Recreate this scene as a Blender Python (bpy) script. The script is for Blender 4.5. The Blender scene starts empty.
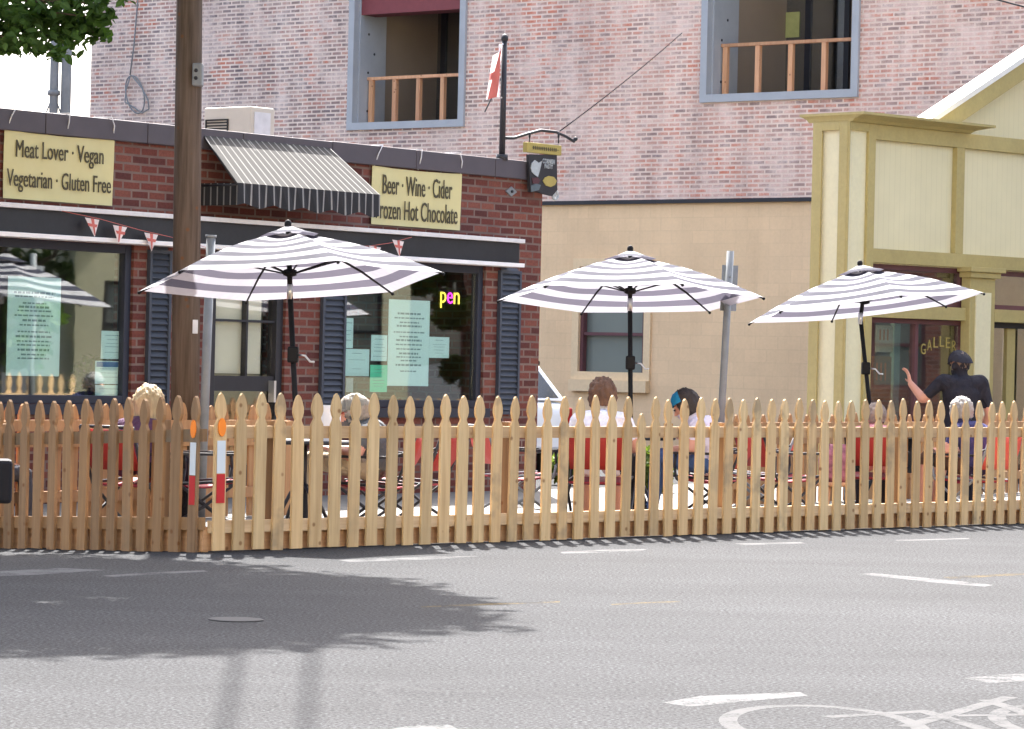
import bpy, bmesh, math, random
from mathutils import Vector, Matrix, Euler, noise as mnoise
random.seed(11)
R = math.radians
S = bpy.context.scene
COL = S.collection
# ------------------------------------------------------------------ camera
F = 3267.0; CX = 512.0; HZ = 362.0; CAMZ = 1.325; PHI = 0.023
RV = Vector((math.cos(PHI), 0, math.sin(PHI))); UV_ = Vector((-math.sin(PHI), 0, math.cos(PHI)))
EYE = Vector((0, 0, CAMZ))
cd = bpy.data.cameras.new('camera'); cam = bpy.data.objects.new('camera', cd); COL.objects.link(cam)
cd.sensor_width = 36; cd.lens = 36 * F / 1024; cd.clip_start = 0.5; cd.clip_end = 3000
cd.shift_y = (HZ - 364.5) / 1024
M = Matrix.Identity(4)
for i in range(3):
    M[i][0] = RV[i]; M[i][1] = UV_[i]
M[0][2], M[1][2], M[2][2] = 0, -1, 0
M.translation = EYE
cam.matrix_world = M
S.camera = cam

def ray(px, py):
    return Vector((0, 1, 0)) + RV * ((px - CX) / F) + UV_ * ((HZ - py) / F)
def at(px, py, Y):
    d = ray(px, py); return EYE + d * (Y / d.y)
def ground(px, py, z=0):
    d = ray(px, py); return EYE + d * ((z - CAMZ) / d.z)
class Frame:
    def __init__(s, ox, oy, dx, dy):
        l = math.hypot(dx, dy); s.X = Vector((dx / l, dy / l, 0)); s.Y = Vector((-dy / l, dx / l, 0))
        s.O = Vector((ox, oy, 0)); s.rz = math.atan2(dy, dx)
    def hit(s, px, py, y=0.0):
        d = ray(px, py); P = s.O + s.Y * y
        t = (P - EYE).dot(s.Y) / d.dot(s.Y); q = EYE + d * t
        return (q - s.O).dot(s.X), q.z
    def hx(s, px, py, y=0.0): return s.hit(px, py, y)[0]
    def hz(s, px, py, y=0.0): return s.hit(px, py, y)[1]
    def w(s, x, y, z=0): return s.O + s.X * x + s.Y * y + Vector((0, 0, z))
    def loc(s, p): q = Vector(p) - s.O; return q.dot(s.X), q.dot(s.Y)

# ------------------------------------------------------------------ materials
def lin(r, g, b, k=1.0):
    f = lambda c: ((c / 255 + .055) / 1.055) ** 2.4 if c > 10 else c / 255 / 12.92
    return (f(r) * k, f(g) * k, f(b) * k, 1)
class NT:
    def __init__(s, name):
        s.m = bpy.data.materials.new(name); s.m.use_nodes = True; s.t = s.m.node_tree; s.n = s.t.nodes
        s.b = s.n['Principled BSDF']; s.out = s.n['Material Output']
    def new(s, typ, **kw):
        n = s.n.new(typ)
        for k, v in kw.items():
            if k in n.inputs: n.inputs[k].default_value = v
            else: setattr(n, k, v)
        return n
    def l(s, a, b): s.t.links.new(a, b)
    def coord(s, scale=(1, 1, 1)):
        c = s.new('ShaderNodeTexCoord'); mp = s.new('ShaderNodeMapping'); mp.inputs['Scale'].default_value = scale
        s.l(c.outputs['Object'], mp.inputs['Vector']); return mp.outputs[0]
    def noise(s, scale, detail=4, rough=.6, vec=None, sc=(1, 1, 1)):
        n = s.new('ShaderNodeTexNoise'); n.inputs['Scale'].default_value = scale
        n.inputs['Detail'].default_value = detail; n.inputs['Roughness'].default_value = rough
        s.l(vec if vec is not None else s.coord(sc), n.inputs['Vector']); return n.outputs['Fac']
    def ramp(s, fac, stops):
        r = s.new('ShaderNodeValToRGB'); e = r.color_ramp.elements
        while len(e) > 1: e.remove(e[-1])
        e[0].position = stops[0][0]; e[0].color = stops[0][1]
        for p, c in stops[1:]:
            q = e.new(p); q.color = c
        s.l(fac, r.inputs[0]); return r.outputs[0]
    def mix(s, fac, a, b, typ='MIX'):
        m = s.new('ShaderNodeMixRGB', blend_type=typ)
        for v, i in ((fac, 0), (a, 1), (b, 2)):
            if hasattr(v, 'is_linked') or hasattr(v, 'links'): s.l(v, m.inputs[i])
            else: m.inputs[i].default_value = v
        return m.outputs[0]
    def math(s, op, a, b=None, clamp=False):
        m = s.new('ShaderNodeMath', operation=op); m.use_clamp = clamp
        for v, i in ((a, 0), (b, 1)):
            if v is None: continue
            if hasattr(v, 'links'): s.l(v, m.inputs[i])
            else: m.inputs[i].default_value = v
        return m.outputs[0]
    def bump(s, h, strength=.3, dist=.01):
        b = s.new('ShaderNodeBump'); b.inputs['Strength'].default_value = strength; b.inputs['Distance'].default_value = dist
        s.l(h, b.inputs['Height']); s.l(b.outputs[0], s.b.inputs['Normal'])
    def base(s, c):
        if hasattr(c, 'links'): s.l(c, s.b.inputs['Base Color'])
        else: s.b.inputs['Base Color'].default_value = c
    def set(s, rough=.7, metal=0, spec=.5):
        s.b.inputs['Roughness'].default_value = rough; s.b.inputs['Metallic'].default_value = metal
        s.b.inputs['Specular IOR Level'].default_value = spec; return s
g1 = lambda v: (v, v, v, 1)
def pm(name, col, rough=.7, var=.15, scale=8, metal=0, spec=.4, bump=0, sc=(1, 1, 1), fine=0):
    t = NT(name); t.set(rough, metal, spec)
    n = t.noise(scale, 5, .65, sc=sc)
    c = t.mix(1, col, t.ramp(n, [(.25, g1(1 - var)), (.75, g1(1 + var))]), 'MULTIPLY')
    if fine: c = t.mix(1, c, t.ramp(t.noise(scale * 14, 2), [(.3, g1(1 - fine)), (.7, g1(1 + fine))]), 'MULTIPLY')
    t.base(c)
    if bump: t.bump(t.noise(scale * 6, 3), bump)
    return t.m
def fabric(name, col, trans=0.35, rough=.85, tcol=None):
    t = NT(name); t.set(rough, 0, .15)
    c = t.mix(1, col, t.ramp(t.noise(12, 3), [(.3, g1(.9)), (.7, g1(1.08))]), 'MULTIPLY'); t.base(c)
    tr = t.new('ShaderNodeBsdfTranslucent')
    if tcol: tr.inputs[0].default_value = tcol
    else: t.l(c, tr.inputs[0])
    mx = t.new('ShaderNodeMixShader'); mx.inputs[0].default_value = trans
    t.l(t.b.outputs[0], mx.inputs[1]); t.l(tr.outputs[0], mx.inputs[2]); t.l(mx.outputs[0], t.out.inputs[0])
    return t.m
def glassm(name, tint, refl=.16, rough=.015):
    t = NT(name)
    tr = t.new('ShaderNodeBsdfTransparent'); tr.inputs[0].default_value = tint
    gl = t.new('ShaderNodeBsdfGlossy'); gl.inputs['Roughness'].default_value = rough; gl.inputs[0].default_value = g1(.95)
    bp = t.new('ShaderNodeBump'); bp.inputs['Strength'].default_value = .02; bp.inputs['Distance'].default_value = .02
    t.l(t.noise(1.3, 2), bp.inputs['Height']); t.l(bp.outputs[0], gl.inputs['Normal'])
    lw = t.new('ShaderNodeLayerWeight'); lw.inputs[0].default_value = .5
    fac = t.math('ADD', t.math('MULTIPLY', t.math('POWER', lw.outputs['Facing'], 5.0), .9), refl, True)
    mx = t.new('ShaderNodeMixShader'); t.l(fac, mx.inputs[0])
    t.l(tr.outputs[0], mx.inputs[1]); t.l(gl.outputs[0], mx.inputs[2]); t.l(mx.outputs[0], t.out.inputs[0])
    return t.m
def wallvec(t):
    c = t.new('ShaderNodeTexCoord'); sp = t.new('ShaderNodeSeparateXYZ'); t.l(c.outputs['Object'], sp.inputs[0])
    cb = t.new('ShaderNodeCombineXYZ'); t.l(t.math('ADD', sp.outputs[0], sp.outputs[1]), cb.inputs[0]); t.l(sp.outputs[2], cb.inputs[1])
    return cb.outputs[0]
def brickm(name, c1, c2, mortar, bw, rh, ms=.011, kind='red'):
    t = NT(name); t.set(.88, 0, .2); v = wallvec(t)
    # slight wobble so that courses are not ruler-straight
    nz = t.new('ShaderNodeTexNoise'); nz.inputs['Scale'].default_value = 3; t.l(v, nz.inputs['Vector'])
    wob = t.new('ShaderNodeVectorMath', operation='SCALE'); wob.inputs['Scale'].default_value = .012
    t.l(nz.outputs['Color'], wob.inputs[0])
    va = t.new('ShaderNodeVectorMath', operation='ADD'); t.l(v, va.inputs[0]); t.l(wob.outputs[0], va.inputs[1])
    b = t.new('ShaderNodeTexBrick', offset=.5, squash=1.0)
    b.inputs['Scale'].default_value = 1; b.inputs['Brick Width'].default_value = bw; b.inputs['Row Height'].default_value = rh
    b.inputs['Mortar Size'].default_value = ms; b.inputs['Mortar Smooth'].default_value = .25; b.inputs['Bias'].default_value = 0
    b.inputs['Color1'].default_value = g1(0); b.inputs['Color2'].default_value = g1(1); b.inputs['Mortar'].default_value = g1(.5)
    t.l(va.outputs[0], b.inputs['Vector'])
    tone = b.outputs['Color']; mask = b.outputs['Fac']
    fine = t.noise(38, 4, .7, v); big = t.noise(.55, 3, .55, v); mid = t.noise(2.1, 4, .6, v)
    if kind == 'red':
        col = t.ramp(tone, [(0, c2), (.5, c1), (1, lin(120, 74, 64))])
        col = t.mix(1, col, t.ramp(fine, [(.25, g1(.75)), (.8, g1(1.25))]), 'MULTIPLY')
        col = t.mix(t.ramp(mid, [(.62, g1(0)), (.8, g1(.4))]), col, lin(120, 100, 95))
        mo = t.mix(t.ramp(mid, [(.3, g1(0)), (.7, g1(.8))]), mortar, lin(92, 72, 68))
        fin = t.mix(mask, col, mo)
    else:
        col = t.ramp(tone, [(0, lin(152, 138, 140)), (.2, lin(184, 158, 152)), (.5, lin(200, 164, 154)), (.8, lin(212, 178, 167)), (1, lin(220, 198, 190))])
        # broad zones: greyer on the left end, more orange brick in patches, whitewashed elsewhere
        sx = t.new('ShaderNodeSeparateXYZ'); t.l(v, sx.inputs[0])
        left = t.ramp(t.math('ADD', t.math('MULTIPLY', sx.outputs[0], -.09), t.math('ADD', big, -1.15)), [(.0, g1(0)), (.55, g1(.75))])
        grey = t.ramp(tone, [(0, lin(74, 76, 88)), (.4, lin(120, 117, 122)), (.8, lin(158, 146, 144)), (1, lin(190, 160, 148))])
        col = t.mix(left, col, grey)
        b2 = t.noise(.5, 5, .72, v); b3 = t.noise(5, 3, .6, v)
        omask = t.ramp(t.math('ADD', t.math('MULTIPLY', b2, .75), t.math('MULTIPLY', b3, .25)), [(.475, g1(.03)), (.57, g1(.85))])
        col = t.mix(t.math('MULTIPLY', omask, t.ramp(tone, [(.25, g1(.1)), (.65, g1(1))])), col, lin(198, 116, 90))
        dark = t.ramp(t.math('ADD', t.math('MULTIPLY', mid, .6), t.math('MULTIPLY', tone, -.22)), [(.22, g1(0)), (.34, g1(.7))])
        col = t.mix(dark, col, lin(146, 126, 120))
        wn = t.noise(1.7, 6, .72, v)
        col = t.mix(t.ramp(wn, [(.48, g1(.05)), (.62, g1(.7))]), col, lin(226, 210, 205))
        col = t.mix(1, col, t.ramp(fine, [(.25, g1(.8)), (.8, g1(1.15))]), 'MULTIPLY')
        fin = t.mix(mask, col, t.mix(t.ramp(big, [(.35, g1(0)), (.65, g1(1))]), lin(226, 212, 203), lin(208, 192, 184)))
        blot = t.noise(1.1, 6, .75, v)
        fin = t.mix(t.ramp(blot, [(.52, g1(0)), (.64, g1(.6))]), fin, lin(226, 211, 205))
        mp = t.new('ShaderNodeMapping'); mp.inputs['Scale'].default_value = (2.2, .16, 1); t.l(v, mp.inputs[0])
        run = t.noise(1.0, 5, .65, mp.outputs[0])
        fin = t.mix(1, fin, t.ramp(run, [(.3, (.80, .78, .78, 1)), (.55, g1(1)), (.75, g1(1.05))]), 'MULTIPLY')
        warm = t.mix(left, (1.09, 1.01, .95, 1), (.98, .96, .94, 1)); fin = t.mix(1, fin, warm, 'MULTIPLY')
    t.base(fin)
    t.bump(t.math('ADD', t.math('MULTIPLY', mask, -.8), t.math('MULTIPLY', fine, .35)), .5, .008)
    return t.m
def woodm(name, ca, cb, dirt=.5, axis=2, spread=.25):
    t = NT(name); t.set(.75, 0, .25)
    sc = [30, 30, 30]; sc[axis] = 1.6
    oi = t.new('ShaderNodeObjectInfo'); rnd = oi.outputs['Random']
    c = t.new('ShaderNodeTexCoord'); off = t.new('ShaderNodeVectorMath', operation='ADD')
    cb3 = t.new('ShaderNodeCombineXYZ')
    for i in range(3): t.l(t.math('MULTIPLY', rnd, 37.0 + 11 * i), cb3.inputs[i])
    t.l(c.outputs['Object'], off.inputs[0]); t.l(cb3.outputs[0], off.inputs[1])
    mp = t.new('ShaderNodeMapping'); mp.inputs['Scale'].default_value = sc; t.l(off.outputs[0], mp.inputs[0])
    gr = t.noise(1.0, 5, .6, mp.outputs[0])
    col = t.ramp(gr, [(.3, ca), (.7, cb)])
    t2 = t.ramp(rnd, [(0, g1(1 - spread)), (.5, g1(1)), (1, g1(1 + spread * .5))])
    col = t.mix(1, col, t2, 'MULTIPLY')
    h = t.math('FRACT', t.math('MULTIPLY', rnd, 17.3))
    col = t.mix(t.math('MULTIPLY', h, .3), col, lin(184, 142, 96))
    kn = t.new('ShaderNodeTexVoronoi'); kn.inputs['Scale'].default_value = 7
    t.l(off.outputs[0], kn.inputs['Vector'])
    col = t.mix(t.ramp(kn.outputs['Distance'], [(.06, g1(.75)), (.14, g1(0))]), col, lin(110, 70, 40))
    st = t.noise(2.6, 4, .6, off.outputs[0])
    gate = t.ramp(t.math('FRACT', t.math('MULTIPLY', rnd, 5.71)), [(.7, g1(0)), (.97, g1(dirt))])
    col = t.mix(t.math('MULTIPLY', gate, t.ramp(st, [(.5, g1(0)), (.62, g1(1))])), col, lin(112, 104, 90))
    t.base(col); t.bump(gr, .15, .004); return t.m
m = {}
m['wood'] = woodm('fence_wood', lin(175, 148, 109), lin(207, 182, 141), .6)
m['woodx'] = woodm('rail_wood', lin(168, 141, 108), lin(196, 170, 136), .3, 0)
m['woodshade'] = woodm('shade_toned_fence_wood', lin(118, 93, 70), lin(147, 120, 92), .7)  # fence wood with the corner panel's shade darkened into its colour
m['woodback'] = woodm('cedar_wood', lin(140, 104, 74), lin(168, 132, 96), .2)
m['kick'] = woodm('kickboard_wood', lin(176, 136, 102), lin(200, 160, 124), .4, 0)
m['lumber'] = woodm('lumber', lin(196, 142, 108), lin(220, 172, 136), .1)
m['pole'] = woodm('pole_wood', lin(58, 50, 46), lin(98, 86, 78), .9, 2, .05)
m['redbrick'] = brickm('red_brick', lin(104, 58, 51), lin(80, 47, 45), lin(122, 104, 97), .215, .077, .012)
m['oldbrick'] = brickm('whitewashed_brick', None, None, None, .21, .0686, .015, 'old')
m['coping'] = pm('coping_metal', lin(76, 70, 76), .6, .12, 3)
m['black'] = pm('black_paint', lin(38, 38, 44), .5, .2, 6)
m['fascia'] = pm('fascia_panel', lin(34, 34, 38), .45, .35, 2.2, fine=.1)
m['navy'] = pm('navy_paint', lin(36, 40, 54), .55, .12, 5)
m['shutter'] = pm('shutter_paint', lin(60, 66, 78), .6, .12, 6)
m['white'] = pm('white_paint', lin(226, 224, 226), .6, .08, 4)
m['dirtywhite'] = pm('dirty_white', lin(205, 203, 205), .7, .12, 9)
m['banner'] = pm('banner_vinyl', lin(196, 187, 138), .5, .05, 2.5)
m['ink'] = pm('ink', lin(72, 66, 48), .7, .1)
m['thinink'] = pm('printed_ink', lin(128, 148, 150), .7, .1)
m['beige'] = pm('beige_block', lin(226, 200, 162), .85, .05, 1.5, fine=.04)
def blockm(name, col):
    t = NT(name); t.set(.85, 0, .25); v = wallvec(t)
    b = t.new('ShaderNodeTexBrick', offset=.5); b.inputs['Scale'].default_value = 1
    b.inputs['Brick Width'].default_value = .4; b.inputs['Row Height'].default_value = .2; b.inputs['Mortar Size'].default_value = .012
    b.inputs['Mortar Smooth'].default_value = .6
    b.inputs['Color1'].default_value = g1(.97); b.inputs['Color2'].default_value = g1(1.03); b.inputs['Mortar'].default_value = g1(.955)
    t.l(v, b.inputs['Vector'])
    c = t.mix(1, col, b.outputs['Color'], 'MULTIPLY')
    c = t.mix(1, c, t.ramp(t.noise(.7, 5, .65, v), [(.3, g1(.92)), (.7, g1(1.06))]), 'MULTIPLY')
    c = t.mix(1, c, t.ramp(t.noise(22, 3, .6, v), [(.3, g1(.97)), (.7, g1(1.03))]), 'MULTIPLY')
    mp = t.new('ShaderNodeMapping'); mp.inputs['Scale'].default_value = (1.6, .12, 1); t.l(v, mp.inputs[0])
    c = t.mix(1, c, t.ramp(t.noise(1.0, 5, .7, mp.outputs[0]), [(.25, (.9, .88, .86, 1)), (.5, g1(1)), (.8, g1(1.05))]), 'MULTIPLY')
    sp = t.new('ShaderNodeSeparateXYZ'); t.l(v, sp.inputs[0])
    dirt = t.math('MULTIPLY', t.ramp(sp.outputs[1], [(.1, g1(1)), (.6, g1(0))]), t.noise(2.0, 4, .6, v))
    c = t.mix(t.math('MULTIPLY', dirt, .6), c, lin(150, 128, 106))
    t.base(c); t.bump(b.outputs['Fac'], -.2, .004); return t.m
m['block'] = blockm('painted_block', lin(231, 200, 161))
def boardm(name, col, step=.1):
    t = NT(name); t.set(.6, 0, .3)
    c = t.new('ShaderNodeTexCoord'); sp = t.new('ShaderNodeSeparateXYZ'); t.l(c.outputs['Object'], sp.inputs[0])
    fr = t.math('FRACT', t.math('DIVIDE', t.math('ADD', sp.outputs[0], sp.outputs[1]), step))
    gm = t.ramp(fr, [(0, g1(1)), (.05, g1(1)), (.1, g1(0)), (1, g1(0))])
    cc = t.mix(1, col, t.ramp(t.noise(1.1, 4), [(.3, g1(.94)), (.7, g1(1.05))]), 'MULTIPLY')
    t.base(t.mix(t.math('MULTIPLY', gm, .16), cc, lin(150, 140, 105))); t.bump(gm, -.3, .006); return t.m
m['cream'] = boardm('cream_beadboard', lin(221, 211, 174))
m['creamp'] = pm('cream_paint', lin(221, 212, 176), .65, .08, 1.6, sc=(1, 1, .4), fine=.03)
m['olive'] = pm('olive_paint', lin(173, 157, 104), .6, .13, 1.6, sc=(1, 1, .4), fine=.05)
m['maroon'] = pm('maroon_paint', lin(98, 62, 66), .5, .1, 4)
m['roofwhite'] = pm('white_metal_roof', lin(228, 226, 220), .5, .04, 2)
m['bluegrey'] = pm('opening_trim', lin(164, 168, 174), .6, .07, 3)
m['siding'] = boardm('dark_siding', lin(150, 134, 118), .16)
m['dark'] = pm('dark_interior', lin(44, 42, 42), .8, .2, 2)
m['inter'] = pm('shop_interior', lin(128, 122, 104), .8, .3, 1.5)
m['lintel'] = pm('red_lintel', lin(124, 62, 66), .7, .1)
m['concrete'] = pm('sidewalk_concrete', lin(104, 103, 101), .9, .1, 1.2, fine=.08)
m['steel'] = pm('galvanised_steel', lin(122, 126, 130), .6, .15, 8, metal=.15)
m['alu'] = pm('aluminium', lin(200, 202, 206), .35, .05, 8, metal=.8)
m['tint'] = glassm('shop_glass', (.88, .95, .94, 1), .14)
m['clear'] = glassm('door_glass', (.96, .97, .95, 1), .09)
m['dglass'] = glassm('dark_glass', (.8, .84, .85, 1), .28)
m['bglass'] = pm('curtained_glass', lin(118, 126, 120), .15, .08, 1, spec=.8)
m['paper'] = pm('notice_paper', lin(222, 240, 236), .8, .04, 2)
m['paperg'] = pm('green_paper', lin(110, 222, 180), .8, .04, 2)
m['paperb'] = pm('blue_print', lin(48, 104, 160), .8, .04, 2)
m['red'] = pm('red_sling', lin(150, 42, 36), .7, .1, 6)
m['coral'] = pm('coral_sling', lin(190, 84, 80), .7, .1, 6)
m['maroonf'] = pm('maroon_sling', lin(140, 40, 54), .7, .1, 6)
m['ucream'] = fabric('umbrella_white', lin(172, 170, 174), .35, tcol=lin(136, 136, 145))
m['unavy'] = fabric('umbrella_navy', lin(60, 61, 75), .35, tcol=lin(86, 83, 94))
m['upole'] = pm('umbrella_pole', lin(24, 24, 27), .6, .1, spec=.15)
m['awn'] = pm('awning_black', lin(54, 52, 50), .8, .12, 5)
m['awnw'] = pm('awning_white', lin(132, 130, 126), .8, .06, 5)
m['val'] = pm('valance_black', lin(34, 34, 38), .8, .15, 5)
m['stg'] = pm('flag_red', lin(190, 104, 96), .8, .1)
m['flagw'] = fabric('flag_white', lin(232, 222, 222), .3)
m['gold'] = pm('sign_gold', lin(158, 142, 78), .6, .1)
m['signbk'] = pm('sign_dark', lin(40, 38, 42), .6, .15)
m['pale'] = pm('sign_pale', lin(160, 166, 170), .6, .2, 20)
m['orange'] = pm('orange_tape', lin(236, 132, 38), .4, .04)
m['silver'] = pm('silver_tape', lin(200, 208, 216), .3, .04)
m['redtape'] = pm('red_tape', lin(180, 34, 36), .4, .04)
m['car'] = pm('white_car_paint', lin(226, 230, 234), .25, .02, 1, spec=.6)
m['carnavy'] = pm('navy_car_paint', lin(16, 18, 28), .75, .05, 1, spec=.2)
m['wire'] = pm('wire_sheath', lin(40, 38, 40), 1, .1, spec=0)
m['rubber'] = pm('rubber', lin(30, 30, 32), .8, .1)
m['taill'] = pm('tail_light_red', lin(150, 24, 28), .25, .05)
m['acbeige'] = pm('ac_beige', lin(196, 186, 172), .6, .05)
m['bark'] = pm('bark', lin(84, 70, 58), .9, .3, 20, bump=.5, sc=(1, 1, .25))
def leafm(name, a, b, tr=.35):
    t = NT(name); t.set(.6, 0, .25)
    c = t.ramp(t.noise(2.2, 4, .7), [(.3, a), (.7, b)]); t.base(c)
    ts = t.new('ShaderNodeBsdfTranslucent'); t.l(t.mix(1, c, (1.3, 1.5, .5, 1), 'MULTIPLY'), ts.inputs[0])
    mx = t.new('ShaderNodeMixShader'); mx.inputs[0].default_value = tr
    t.l(t.b.outputs[0], mx.inputs[1]); t.l(ts.outputs[0], mx.inputs[2]); t.l(mx.outputs[0], t.out.inputs[0]); return t.m
m['leaf'] = leafm('tree_leaf', (.03, .065, .016, 1), (.085, .15, .04, 1), .45)
m['leaf2'] = leafm('shrub_leaf', (.06, .10, .025, 1), (.15, .18, .05, 1))
m['leafd'] = leafm('dark_leaf', (.06, .10, .035, 1), (.14, .21, .06, 1))
def emis(name, col, st):
    t = NT(name); t.b.inputs['Emission Color'].default_value = col; t.b.inputs['Emission Strength'].default_value = st
    t.base((.02, .02, .02, 1)); return t.m
m['neony'] = emis('neon_yellow', (1, .75, .08, 1), .6)
m['neonp'] = emis('neon_magenta', (.9, .05, .7, 1), .6)
# asphalt
def asphalt():
    t = NT('asphalt'); t.set(.95, 0, .12)
    c = t.coord()
    big = t.noise(.16, 5, .6, c); mid = t.noise(1.4, 5, .7, c); fine = t.noise(55, 3, .75, c)
    vor = t.new('ShaderNodeTexVoronoi'); vor.inputs['Scale'].default_value = 70; t.l(c, vor.inputs['Vector'])
    col = t.mix(1, lin(50, 50.8, 53), t.ramp(big, [(.3, g1(.9)), (.7, g1(1.1))]), 'MULTIPLY')
    col = t.mix(1, col, t.ramp(mid, [(.3, g1(.9)), (.7, g1(1.1))]), 'MULTIPLY')
    col = t.mix(1, col, t.ramp(fine, [(.36, g1(.3)), (.5, g1(.95)), (.64, g1(2.1))]), 'MULTIPLY')
    col = t.mix(t.ramp(vor.outputs['Distance'], [(.08, g1(.4)), (.3, g1(0))]), col, lin(78, 78, 79))
    mp = t.new('ShaderNodeMapping'); mp.inputs['Rotation'].default_value = (0, 0, R(-46.5)); mp.inputs['Scale'].default_value = (.12, 1, 1)
    t.l(c, mp.inputs[0])
    tr = t.noise(1.1, 3, .5, mp.outputs[0])
    col = t.mix(1, col, t.ramp(tr, [(.3, g1(.9)), (.7, g1(1.1))]), 'MULTIPLY')
    # cracks
    cv = t.new('ShaderNodeTexVoronoi', feature='DISTANCE_TO_EDGE'); cv.inputs['Scale'].default_value = .22
    wv = t.new('ShaderNodeTexNoise'); wv.inputs['Scale'].default_value = 1.2; wv.inputs['Detail'].default_value = 5; t.l(c, wv.inputs['Vector'])
    ad = t.new('ShaderNodeVectorMath', operation='ADD'); t.l(c, ad.inputs[0])
    sc_ = t.new('ShaderNodeVectorMath', operation='SCALE'); sc_.inputs['Scale'].default_value = .9; t.l(wv.outputs['Color'], sc_.inputs[0])
    t.l(sc_.outputs[0], ad.inputs[1]); t.l(ad.outputs[0], cv.inputs['Vector'])
    ck = t.ramp(cv.outputs['Distance'], [(.0, g1(.7)), (.006, g1(0))])
    ck = t.math('MULTIPLY', ck, t.ramp(t.noise(.5, 3, .5, c), [(.5, g1(0)), (.6, g1(1))]))
    col = t.mix(ck, col, lin(60, 60, 62))
    t.base(col); t.bump(t.math('ADD', fine, t.math('MULTIPLY', vor.outputs['Distance'], .6)), .55, .006); return t.m
m['asphalt'] = asphalt()
def paintm(name, col, wear=.5):
    t = NT(name); t.set(.97, 0, .08); c = t.coord()
    w = t.ramp(t.math('ADD', t.math('MULTIPLY', t.noise(60, 3, .7, c), .45), t.math('MULTIPLY', t.noise(4, 4, .7, c), .55)), [(wear - .07, g1(0)), (wear + .05, g1(1))])
    t.base(t.mix(w, lin(47, 48, 50), col)); return t.m
m['rpaint'] = paintm('road_paint', lin(92, 92, 93), .47)
m['rpaintf'] = paintm('faded_road_paint', lin(80, 80, 81), .455)
m['rpainty'] = paintm('yellow_road_paint', lin(92, 80, 56), .53)
m['iron'] = pm('cast_iron', lin(52, 52, 54), .9, .2, 12)

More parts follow.
